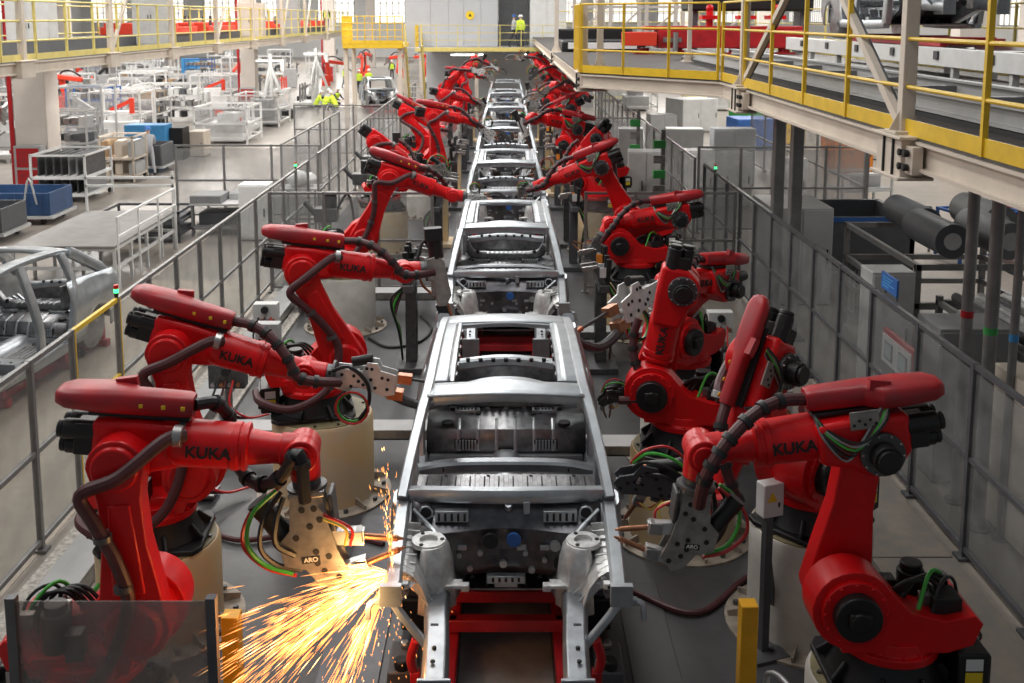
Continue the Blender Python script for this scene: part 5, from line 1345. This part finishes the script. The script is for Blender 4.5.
for i, (x, y, w, h, m) in enumerate(((-3.75, 10.9, .34, .9, 'grey_light'), (-3.55, 11.7, .30, .7, 'white_paint'), (-3.85, 14.0, .5, .8, 'steel_dark'), (-3.6, 15.4, .36, 1.0, 'grey_paint'), (-3.95, 16.8, .4, .9, 'grey_light'), (3.45, 12.9, .4, .9, 'grey_paint'), (3.4, 16.2, .4, 1.0, 'grey_light'))):
    t = thing('valve_stand', 'small pneumatic valve stand, %s along the %s cell edge' % (ORD[i if i < 5 else i-5]+' from the front', 'left' if x < 0 else 'right'), 'stand', (x, y, .06 if x < 0 else .012), 0)
    b = MB(); b.box((0, 0, h*.4), (.08, .08, h*.8)); b.box((0, 0, .015), (.3, .3, .03)); b.build('column', 'frame_grey', t)
    b = MB(); b.box((0, 0, h*.8), (w, .2, .34)); b.build('box', m, t, bevel=.01)
    b = MB()
    for k in range(4): b.cyl((-w*.35+w*.23*k, -.1, h*.8-.1), (-w*.35+w*.23*k, -.16, h*.8-.1), .03, n=8, m=k % 2); b.build('fitting', ['steel', 'copper', 'black'], t); b = MB()
    b.cyl((0, -.1, h*.8+.08), (0, -.15, h*.8+.08), .06, n=14, m=2); b.build('gauge', ['steel', 'copper', 'black'], t)
    b = MB()
    for k in range(3): b.tube([(-.1+.1*k, -.12, h*.75), (-.15+.12*k, -.3, h*.4), (.1+.1*k, -.2, .1), (.4+.06*k, .05*k, .03)], .016, 6, k, 5)
    b.build('hoses', ['hose_black', 'hose', 'red_cable'], t)
# loose cables on the floor
def cable(label, pts, r, m):
    b = MB(); b.tube(pts, r, 8, 0, 7); return tag(b.build('floor_cable', m), label, 'cable')
cable('dark red hose lying on the floor left of the first car', [(-3.6, 11.2, .05), (-2.9, 10.6, .05), (-2.0, 10.8, .05), (-1.3, 10.5, .05)], .03, 'hose')
cable('black cable curling by the tall white left pedestal', [(-2.4, 17.8, .03), (-2.0, 17.3, .03), (-1.5, 17.6, .03), (-1.35, 18.4, .03), (-1.6, 19.2, .03)], .028, 'hose_black')
cable('black cable bundle along the speckled left floor edge', [(-4.3, 7.0, .10), (-4.1, 8.0, .09), (-3.95, 8.6, .35), (-3.6, 8.9, .5), (-3.5, 9.1, .9)], .04, 'hose_black')
cable('green cable along the speckled left floor edge', [(-4.2, 7.3, .08), (-4.05, 8.1, .08), (-3.9, 8.5, .3), (-3.62, 8.75, .6)], .018, 'green_cable')
cable('red hose crossing under the right robots', [(1.2, 9.6, .05), (1.8, 9.2, .05), (2.5, 9.9, .05), (3.4, 10.2, .05)], .03, 'hose')

# ------------------------------------------------------------------ right side beyond the fence
cabinet(5.75, 20.8, 1.2, 1.6, 1.9, 'grey_paint', 'long grey cabinet with dark top and red lamp beyond the right fence', 0)
t = thing('red_lamp', 'small red cube lamp on the long grey cabinet', 'signal light', (5.3, 20.1, 1.94)); b = MB(); b.box((0, 0, .09), (.13, .13, .16)); b.build('lens', 'red', t, bevel=.01); b = MB(); b.box((0, 0, .005), (.15, .15, .01)); b.build('base', 'black', t)
cabinet(5.55, 14.9, .62, .5, 1.95, 'grey_light', 'pale grey cabinet beyond the right fence left of the blue sign', 0)
cabinet(5.6, 12.4, .9, .7, 1.9, 'grey_mid', 'dark grey cabinet beyond the right fence behind the screens', 0)
cabinet(5.6, 8.9, 1.0, .9, 1.75, 'white_paint', 'white cabinet at the right picture edge beyond the fence', 0)
cabinet(5.55, 10.7, .35, .9, 1.8, 'cream', 'narrow cream cabinet with glass door by the right edge', 0)
t = thing('operator_panel', 'red framed operator panel with two small screens on the right fence', 'control panel', (4.84, 12.55, 1.45), -PI/2)
b = MB(); b.box((0, .03, 0), (1.02, .06, .44)); b.build('frame', 'red_frame', t, bevel=.008)
b = MB(); b.box((0, -.005, -.02), (.95, .02, .36)); b.build('face_plate', 'white_paint', t)
for x in (-.24, .24):
    b = MB(); b.box((x, -.02, -.02), (.26, .015, .22)); b.build('bezel', 'grey_mid', t)
    b = MB(); b.box((x, -.029, -.02), (.21, .006, .17)); b.build('screen', 'screen', t)
t = thing('blue_sign', 'small blue notice sign standing above the right fence', 'sign', (4.86, 12.95, 2.13), -PI/2)
b = MB(); b.box((0, 0, .13), (.54, .03, .22)); b.build('board', 'blue', t, bevel=.004)
b = MB()
for z, w in ((.19, .36), (.15, .30), (.11, .40), (.07, .22)): b.box((-.21+w/2, -.017, z), (w, .004, .018))
b.build('notice_lines', 'blue_light', t)
b = MB(); b.box((-.2, .02, .0), (.03, .03, .08)); b.box((.2, .02, 0), (.03, .03, .08)); b.build('bracket', 'frame_grey', t)
# tall pipes holding the platform
for i, (x, y, r, m) in enumerate(((5.25, 11.6, .065, 'red_frame'), (5.22, 10.95, .07, 'green'), (5.35, 10.7, .045, 'blue_light'))):
    t = thing('riser_pipe', 'grey riser pipe with a %s band at the right' % ('red', 'green', 'blue')[i], 'pipe', (x, y, 0))
    b = MB(); b.cyl((0, 0, 0), (0, 0, 4.1), r, n=16); b.build('pipe', 'frame_grey', t)
    b = MB(); b.cyl((0, 0, 2.22), (0, 0, 2.30), r+.004, n=16); b.build('colour_band', m, t)
    b = MB(); b.cyl((0, 0, 0), (0, 0, .03), r*2, n=16); b.build('flange', 'frame_dark', t)
for i, (x, y) in enumerate(((4.98, 19.0), (5.0, 17.9))):
    t = thing('steel_column', 'tall grey steel column under the right platform, %s' % ('left one of the pair' if i == 0 else 'right one of the pair'), 'column', (x, y, 0))
    b = MB(); b.box((0, 0, 2.05), (.2, .2, 4.1)); b.build('shaft', 'frame_grey', t, bevel=.02); b = MB(); b.box((0, 0, .02), (.4, .4, .04)); b.build('base_plate', 'frame_dark', t)
# racks with rolls and rods
t = thing('roll_rack', 'grey rail rack holding dark rolls beyond the right fence', 'rack', (7.5, 17.2, 0))
b = MB(); leg_frame(b, 2.6, 3.4, 1.9, .09, 0, (.3, .8, 1.25, 1.85)); b.build('frame', 'frame_grey', t)
b = MB()
for k in range(14): b.box((-1.26, -1.5+.23*k, .8), (.03, .03, .9))
b.build('grille', 'frame_dark', t)
for i, (x, y, z, r) in enumerate(((6.9, 16.6, 1.9, .27), (7.75, 16.5, 1.9, .29), (7.1, 18.1, 1.9, .26), (8.3, 18.0, 1.9, .29))):
    b = MB(); b.lathe([(-.7, r*.5), (-.7, r), (.7, r), (.7, r*.5)], basis((0, 0, r), (0, 1, 0)), 28, 0); b.lathe([(-.72, r*.2), (-.72, r*.5), (.72, r*.5), (.72, r*.2)], basis((0, 0, r), (0, 1, 0)), 20, 1)
    o = b.build('sheet_roll', ['grey_mid' if i % 2 else 'grey_darkpaint', 'grey_light']); o.location = (x, y, z); tag(o, 'dark coiled roll on the grey rail rack, %s one' % ('front left', 'front right', 'rear left', 'rear right')[i], 'roll')
t = thing('rod_rack', 'low rack of metal rods at the right picture edge', 'rack', (7.3, 13.0, 0))
b = MB(); leg_frame(b, 2.4, 3.0, 1.7, .08, 0, (.4, 1.0, 1.6)); b.build('frame', 'frame_grey', t)
for i in range(12):
    b = MB(); b.cyl((0, -1.3, 0), (0, 1.3, 0), .07, n=10); o = b.build('metal_rod', 'alu' if i % 3 else 'steel_dark'); o.location = (6.3+.17*i, 13.0, 1.72); tag(o, 'metal rod lying on the low rack at the right edge', 'rod', 'rods on the low rack')
for i in range(8):
    b = MB(); b.tube([(0, -1.2, 0), (0, -.4, .12), (0, .4, .12), (0, 1.2, 0)], .06, 8, 0, 4); o = b.build('bent_profile', 'grey_mid' if i % 2 else 'steel_dark'); o.location = (6.4+.25*i, 13.0, 1.12); tag(o, 'bent dark profile on the middle level of the low rod rack', 'profile', 'profiles on the rod rack')
t = thing('dark_hopper', 'black open hopper with blue rim beyond the right fence', 'hopper', (7.4, 22.5, 0))
b = MB(); b.b2(-1.1, 1.1, -1.1, -1.0, .4, 1.5); b.b2(-1.1, 1.1, 1.0, 1.1, .4, 1.5); b.b2(-1.1, -1.0, -1.1, 1.1, .4, 1.5); b.b2(1.0, 1.1, -1.1, 1.1, .4, 1.5); b.b2(-1.1, 1.1, -1.1, 1.1, .35, .42); b.build('tub', 'grey_darkpaint', t)
b = MB(); leg_frame(b, 2.1, 2.1, .4, .1); b.build('leg_frame', 'frame_dark', t)
b = MB(); b.b2(-1.12, 1.12, -1.13, -1.1, 1.4, 1.5); b.build('rim', 'blue', t)
t = thing('hand_rail', 'grey pipe handrail around the dark hopper beyond the right fence', 'railing', (6.6, 24.8, 0))
b = MB()
for x in (0, 1.2, 2.4, 3.6): b.cyl((x, 0, 0), (x, 0, 1.1), .03, n=8)
for z in (.55, 1.1): b.cyl((0, 0, z), (3.6, 0, z), .03, n=8)
b.build('frame', 'frame_grey', t)
# grey cabinets and equipment in the right stations behind the robots
for i, (x, y, w, h, m) in enumerate(((3.9, 29.0, 1.0, 1.9, 'grey_light'), (5.5, 30.0, .9, 1.8, 'white_paint'), (6.6, 31.0, 1.3, 1.6, 'grey_light'), (5.8, 34.0, 1.2, 2.0, 'white_paint'), (7.6, 35.0, 1.4, 1.9, 'panel'), (5.8, 39.0, 1.0, 2.0, 'grey_light'), (4.05, 34.0, .8, 2.0, 'grey_light'), (8.3, 30.5, .9, 1.5, 'white_paint'))):
    cabinet(x, y, w, .7, h, m, 'pale control cabinet in the right stations, %s in from the front' % (ORD+['eighth'])[i], .1*(i % 3-1))
for i, (x, y) in enumerate(((3.95, 26.2), (4.0, 31.6))):
    t = thing('green_valve_stand', 'tall pole stand with green valve blocks behind the right robots, %s' % ('nearer one' if i == 0 else 'farther one'), 'stand', (x, y, .012))
    b = MB(); b.box((0, 0, 1.4), (.1, .1, 2.8)); b.box((0, 0, .02), (.4, .4, .04)); b.build('column', 'frame_grey', t)
    for k in range(4):
        b = MB(); b.box((-.1, -.05, 1.3+.38*k), (.3, .16, .2)); b.build('valve_block', 'green' if k % 2 else 'steel', t, bevel=.01)
for i, (x, y, w, d, h, m) in enumerate(((12.5, 38, 1.4, 1.2, 1.4, 'orange'), (10.5, 45, 1.6, 1.6, 1.3, 'blue'), (12.5, 47, 1.4, 1.4, 1.2, 'yellow'), (14.3, 44, 1.4, 1.4, 1.5, 'orange'), (9.2, 52, 2.0, 1.6, 1.6, 'grey_light'), (13, 55, 2.0, 1.6, 1.6, 'green'), (13.9, 41.5, 1.4, 1.2, 1.5, 'grey_light'), (12.4, 25.2, .8, .8, 1.5, 'red_frame'))):
    cabinet(x, y, w, d, h, m, '%s machine box standing across the bright right aisle, %s from the front' % ({'orange': 'orange', 'blue': 'blue', 'yellow': 'yellow', 'grey_light': 'grey', 'green': 'green', 'red_frame': 'red'}[m], (ORD+['eighth'])[i]), .1*i)
for i, (x, y) in enumerate(((11.0, 24.0), (10.2, 30.0))):
    t = thing('hose_trolley', 'grey frame trolley on the bright right aisle, %s' % ('nearer one' if i == 0 else 'farther one'), 'trolley', (x, y, 0), .2)
    b = MB(); leg_frame(b, 1.6, 1.0, 1.2, .06, 0, (.2, .7, 1.17)); b.build('frame', 'grey_light' if i else 'blue', t)
    b = MB(); b.box((0, 0, .75), (1.5, .9, .04)); b.box((.2, 0, .95), (.7, .5, .35)); b.build('load_box', 'grey_paint', t, bevel=.01)
rnd = random.Random(11)
for y in (64, 72, 80, 90, 100, 112):
    for x in (8, 14, 20, 26):
        if x/y > .5: continue
        frame_cell(x+rnd.uniform(-1, 1), y+rnd.uniform(-1, 1), rnd.choice([0, PI/2]), 2.8, 2.4, 2.6, rnd.choice(['white_paint', 'grey_light', 'yellow_pale']), 'framed machine far away in the right hall', 'framed machines in the right hall')
# pale equipment on the upper level behind the railings
for i, x in enumerate((3.2, 4.6, 6.0, 7.4, 8.8)):
    t = thing('lattice_post', 'pale lattice frame on the right platform behind the red table, %s from the line' % ORD[i], 'frame', (x, 41, ZR))
    b = MB()
    for sx in (-.8, .8): b.box((sx*.7, 0, 2.0), (.14, .14, 4.0))
    for z in (.2, 1.5, 2.8, 3.9): b.box((0, 0, z), (1.4, .1, .1))
    b.bar((-.7, 0, .2), (.7, 0, 1.5), .07, .07); b.bar((.7, 0, 1.5), (-.7, 0, 2.8), .07, .07)
    b.build('lattice', 'cream_col', t)
# ------------------------------------------------------------------ people
def person(label, loc, rz, top, legs, head='helmet', vest=None, pose='stand', s=1.0, hm='helmet'):
    t = thing('person', label, 'person', loc, rz)
    j = {}
    if pose == 'crouch':
        hipz, lean = .42, .35
        J = {'pelvis': (0, 0, .42), 'waist': (.08, 0, .60), 'chest': (.22, 0, .86), 'neck': (.30, 0, 1.06), 'head': (.36, 0, 1.22)}
        lg = lambda sd: [(0, sd*.10, .40), (.36, sd*.14, .46), (.10, sd*.13, .10), (.24, sd*.14, .05)]
        ar = lambda sd: [(.26, sd*.20, .96), (.42, sd*.26, .72), (.62, sd*.16, .66), (.70, sd*.14, .64)]
    else:
        J = {'pelvis': (0, 0, .93), 'waist': (0, 0, 1.08), 'chest': (.01, 0, 1.30), 'neck': (.0, 0, 1.48), 'head': (.03, 0, 1.63)}
        st = .07 if pose == 'stand' else .24
        lg = lambda sd: [(0, sd*.09, .90), (sd*st*.5+.02, sd*.10, .50), (sd*st-.02, sd*.11, .09), (sd*st+.13, sd*.12, .045)]
        if pose == 'reach': ar = lambda sd: [(.02, sd*.19, 1.40), (.12, sd*.25, 1.14), (.36, sd*.20, 1.08), (.44, sd*.18, 1.09)]
        else: ar = lambda sd: [(.0, sd*.19, 1.40), (-.02, sd*.25, 1.12), (.08, sd*.26, .87), (.10, sd*.26, .79)]
    vs = [J['pelvis'], J['waist'], J['chest'], J['neck'], J['head']]; rad = [(.155, .12), (.15, .11), (.175, .12), (.062, .062), (.075, .085)]
    es = [(0, 1), (1, 2), (2, 3), (3, 4)]
    for sd in (-1, 1):
        o = len(vs); vs += lg(sd); rad += [(.098, .098), (.066, .066), (.046, .046), (.04, .034)]; es += [(0, o), (o, o+1), (o+1, o+2), (o+2, o+3)]
        o = len(vs); vs += ar(sd); rad += [(.068, .068), (.048, .048), (.034, .034), (.036, .02)]; es += [(2, o), (o, o+1), (o+1, o+2), (o+2, o+3)]
    me = bpy.data.meshes.new('body'); me.from_pydata(vs, es, []); ob = bpy.data.objects.new('body', me); COL.objects.link(ob)
    sk_ = ob.modifiers.new('skin', 'SKIN')
    for i, r in enumerate(rad): me.skin_vertices[0].data[i].radius = r
    me.skin_vertices[0].data[0].use_root = True
    sb = ob.modifiers.new('sub', 'SUBSURF'); sb.levels = 2; sb.render_levels = 2
    dg = bpy.context.evaluated_depsgraph_get(); nm = bpy.data.meshes.new_from_object(ob.evaluated_get(dg))
    bpy.data.objects.remove(ob)
    b = MB(); b.v = [tuple(v.co) for v in nm.vertices]; b.f = [tuple(p.vertices) for p in nm.polygons]
    mid = []
    hv = V(J['head']); nk = V(J['neck'])
    wr = [V(ar(sd)[3]) for sd in (-1, 1)]; ft = [V(lg(sd)[2]) for sd in (-1, 1)]
    for p in nm.polygons:
        c = p.center
        if min((c-w).length for w in wr) < .075: k = 2
        elif (c-hv).length < .16 and c.z > nk.z+.02: k = 2
        elif c.z < .12 : k = 3
        elif c.z < J['pelvis'][2]+.04 and not (min((c-V(ar(sd)[1])).length for sd in (-1, 1)) < .3 and abs(c.y) > .2): k = 1
        else: k = 0
        mid.append(k)
    b.mi = mid
    for sd in (-1, 1):         # fingers
        a = ar(sd); d = (V(a[3])-V(a[2])).normalized(); w = V(a[3]); sidev = V((1, 0, 0)) if abs(d.z) > .6 else V((0, 1, 0))
        for k in range(4): q = w+sidev*(-.024+.016*k); b.tube([tuple(q), tuple(q+d*.05), tuple(q+d*(.085+.01*(k in (1, 2)))+V((0, -sd*.012, 0)))], .0085, 6, 2)
        b.tube([tuple(w-d*.02+sidev*.03), tuple(w+d*.02+sidev*.052), tuple(w+d*.05+sidev*.056)], .0095, 6, 2)
    b.sphere(tuple(hv+V((.095, 0, -.01))), .018, 8, 2); 
    for sd in (-1, 1):
        b.sphere(tuple(hv+V((.082, sd*.032, .025))), .010, 8, 3); b.sphere(tuple(hv+V((.0, sd*.082, .0))), .022, 8, 2)
    b.build('body', [top, legs, 'skin', 'black'], t, smooth=60)
    if head:
        h = MB(); R = basis(tuple(hv+V((-.01, 0, .035))), (0, 0, 1)); h.lathe([(0, .108), (.05, .104), (.09, .08), (.115, .04), (.12, .005)], R, 18); h.lathe([(-.005, .125), (.01, .118)], R, 18); h.box(tuple(hv+V((.12, 0, .035))), (.08, .14, .012))
        h.build('cap' if 'cap' in hm else 'safety_helmet', hm, t)
    if vest:
        v = MB(); p0, p1, p2 = V(J['pelvis'])+V((0, 0, .02)), V(J['chest']), V(J['neck'])-V((0, 0, .04))
        rings = []
        for c, rx, ry in ((p0, .150, .195), ((p0+p1)/2, .148, .195), (p1, .152, .215), (p1*.4+p2*.6, .12, .18), (p2, .075, .09)):
            rings.append([(c.x+rx*math.cos(k*PI/8), c.y+ry*math.sin(k*PI/8), c.z) for k in range(16)])
        v.loft(rings); v.build('safety_vest', vest, t, smooth=60)
    t.scale = (s, s, s); return t
person('worker in grey overalls and blue cap handling the dark bin by the blue cabinet', (-12.75, 37.2, 0), 2.2, 'cloth_grey', 'cloth_grey', True, None, 'reach', 1.0, 'cap_blue')
person('person in dark clothes and yellow vest walking by the fire cabinet of the third column', (-12.9, 84.0, 0), .4, 'cloth_dark', 'cloth_dark', True, 'vest', 'walk')
person('person in yellow vest standing in the far aisle, left one of the pair', (-10.9, 78.0, 0), 1.4, 'vest', 'cloth_dark', True, 'vest')
person('person in yellow vest standing in the far aisle, right one of the pair', (-10.3, 79.0, 0), 1.8, 'vest', 'cloth_dark', True, 'vest')
person('person in yellow vest beyond the stairs in the far aisle', (-10.4, 96.0, 0), 1.8, 'cloth_dark', 'cloth_dark', True, 'vest')
person('crouching person in white helmet and yellow vest, leftmost of the group', (-11.3, 62.0, 0), .2, 'vest', 'cloth_dark', True, 'vest', 'crouch')
person('crouching person in white helmet bending forward in the group', (-10.9, 63.0, 0), .9, 'cloth_grey', 'cloth_dark', True, 'vest', 'crouch')
person('half standing person in dark clothes and white helmet in the group', (-10.4, 63.3, 0), -.6, 'cloth_dark', 'cloth_dark', True, 'vest', 'crouch', 1.08)
person('crouching person in white helmet and yellow vest apart at the right of the group', (-9.95, 61.5, 0), 2.8, 'vest', 'cloth_dark', True, 'vest', 'crouch')
person('person in yellow vest and white helmet on the back walkway', (.80, 57.6, 3.98), 2.2, 'vest', 'cloth_dark', True, 'vest')
person('person in dark clothes leaning beside the yellow vest on the back walkway', (.42, 57.9, 3.98), -.4, 'cloth_grey', 'cloth_dark', True, None, 'reach', 1.0, 'cap_blue')
person('person in dark clothes standing high on the left platform', (-12.1, 71.5, ZL), 1.2, 'cloth_dark', 'cloth_dark', True, 'vest')

# ------------------------------------------------------------------ sparks
rs = random.Random(3)
def sparks():
    b = MB(); src = V((-.80, 6.93, 1.72))
    def sliver(p, d, L, r, m):
        d = d.normalized(); T = basis(p, d)
        b.add([(0, 0, 0), (L*.35, r, 0), (L*.35, -r*.5, r*.87), (L*.35, -r*.5, -r*.87), (L, 0, 0)], [(0, 2, 1), (0, 3, 2), (0, 1, 3), (4, 1, 2), (4, 2, 3), (4, 3, 1)], m, T)
    def burst(n, aim, spread, v0, v1, t0, t1, o=src, hot=.2, g=9.8, L=(.07, .22), pw=1.):
        aim = V(aim).normalized()
        for _ in range(n):
            d = (aim+V((rs.gauss(0, spread), rs.gauss(0, spread), rs.gauss(0, spread)))).normalized()
            v = rs.uniform(v0, v1); t = t0+(t1-t0)*rs.random()**pw
            p = o+d*v*t+V((0, 0, -g/2*t*t)); vel = d*v+V((0, 0, -g*t))
            if p.z < .03: continue
            sliver(p, vel, rs.uniform(*L), rs.uniform(.0016, .0034), 1 if rs.random() < hot*(1-t/t1)+.05 else 0)
    burst(620, (-1, -.34, -.40), .12, 4.0, 8.0, .005, .17, pw=.8)
    burst(130, (-.8, -.3, -.30), .18, 3.0, 6.5, .005, .16)
    burst(240, (-.42, -.28, -.75), .07, 3.5, 7.5, .01, .16)
    burst(200, (-1, -.10, .12), .14, 1.5, 4.0, .005, .13, hot=.5)
    burst(90, (-1, -.2, -.18), .10, 4.0, 8.0, .05, .17)
    burst(150, (-.05, .05, 1), .05, 2.0, 5.0, .01, .20, L=(.01, .05), g=5)
    burst(200, (-.1, -.2, -.6), .45, .5, 2.0, .002, .1, hot=.7, L=(.015, .06))
    burst(160, (-.3, -.2, -.75), .6, .5, 2.6, .02, .28, L=(.01, .035))
    o = b.build('spark', ['spark', 'spark_hot'], smooth=0)
    return tag(o, 'shower of glowing orange welding sparks at the first car body left front', 'sparks', None, 'stuff')
sparks()

# ------------------------------------------------------------------ lights
def area(name, loc, sx, sy, power, col=(1, 1, 1), rot=(0, 0, 0)):
    l = bpy.data.lights.new(name, 'AREA'); l.shape = 'RECTANGLE'; l.size = sx; l.size_y = sy; l.energy = power; l.color = col
    o = bpy.data.objects.new(name, l); COL.objects.link(o); o.location = loc; o.rotation_euler = rot; return o
W = bpy.data.worlds.new('world'); SC.world = W; W.use_nodes = True
W.node_tree.nodes['Background'].inputs[0].default_value = (.86, .92, 1, 1)
W.node_tree.nodes['Background'].inputs[1].default_value = .17
for y, p in ((9, 380), (19, 520), (31, 800), (44, 900)):
    area('hall_lamp_and_fill', (-1.2, y, 12), 1.6, 7, p, (1, .98, .95))
for y, p in ((10, 650), (25, 1250), (42, 1850), (60, 2300), (82, 3000)):
    area('hall_lamp_and_fill', (-10, y, 13), 3, 10, p, (1, .96, .91))
for y, p in ((45, 2800), (70, 4200), (100, 5200)): area('hall_lamp_and_fill', (-27, y, 13), 4, 16, p, (1, .97, .93))
for y, p in ((26, 1500), (42, 2400), (62, 2900), (90, 4200)): area('hall_lamp_and_fill', (13, y, 13), 3, 10, p, (1, .97, .92))
area('hall_lamp_and_fill', (-18.5, 22, 12), 3, 6, 1300, (1, .96, .9))  # added fill light so the near left columns are not dark
area('hall_lamp_and_fill', (-18.5, 50, 12), 3, 6, 1500, (1, .96, .9))  # added fill light, same row farther down the left hall
area('hall_lamp_and_fill', (-22, 126, 13), 6, 10, 5200, (1, .97, .93))  # added fill light to brighten the far wall, left part
area('hall_lamp_and_fill', (4, 118, 13), 6, 10, 4000, (1, .97, .93))  # added fill light to brighten the far end, right part
area('tube_glow', (0, 57.9, 3.5), 6, .3, 60, (.9, 1, .96))
area('hall_lamp_and_fill', (0, 53, 13), 5, 5, 350, (1, 1, 1))
for x, y, p in ((7.2, 11, 12), (7.2, 18, 30), (6.5, 27, 90), (6, 35, 110), (6, 44, 110), (-13, 27, 110), (-13, 36, 130), (-13, 46, 130), (-13, 57, 150), (-13, 68, 150)): area('under_deck_fill', (x, y, 4.1), .3, 2.4, p, (1, .97, .92))  # added fill lights brightening the space under both decks; no fixtures modelled
pl = bpy.data.lights.new('weld_glow', 'POINT'); pl.energy = 24; pl.color = (1, .55, .2); pl.shadow_soft_size = .06
po = bpy.data.objects.new('weld_glow', pl); COL.objects.link(po); po.location = (-1.02, 6.62, 1.66)
vs_ = SC.view_settings
vs_.view_transform = 'Standard'; vs_.look = 'None'; vs_.gamma = 1; vs_.use_curve_mapping = False; vs_.exposure = 0.0
SC.display_settings.display_device = 'sRGB'
SC.cycles.max_bounces = 6; SC.cycles.transparent_max_bounces = 24; SC.cycles.sample_clamp_indirect = 6
SC.cycles.use_denoising = True
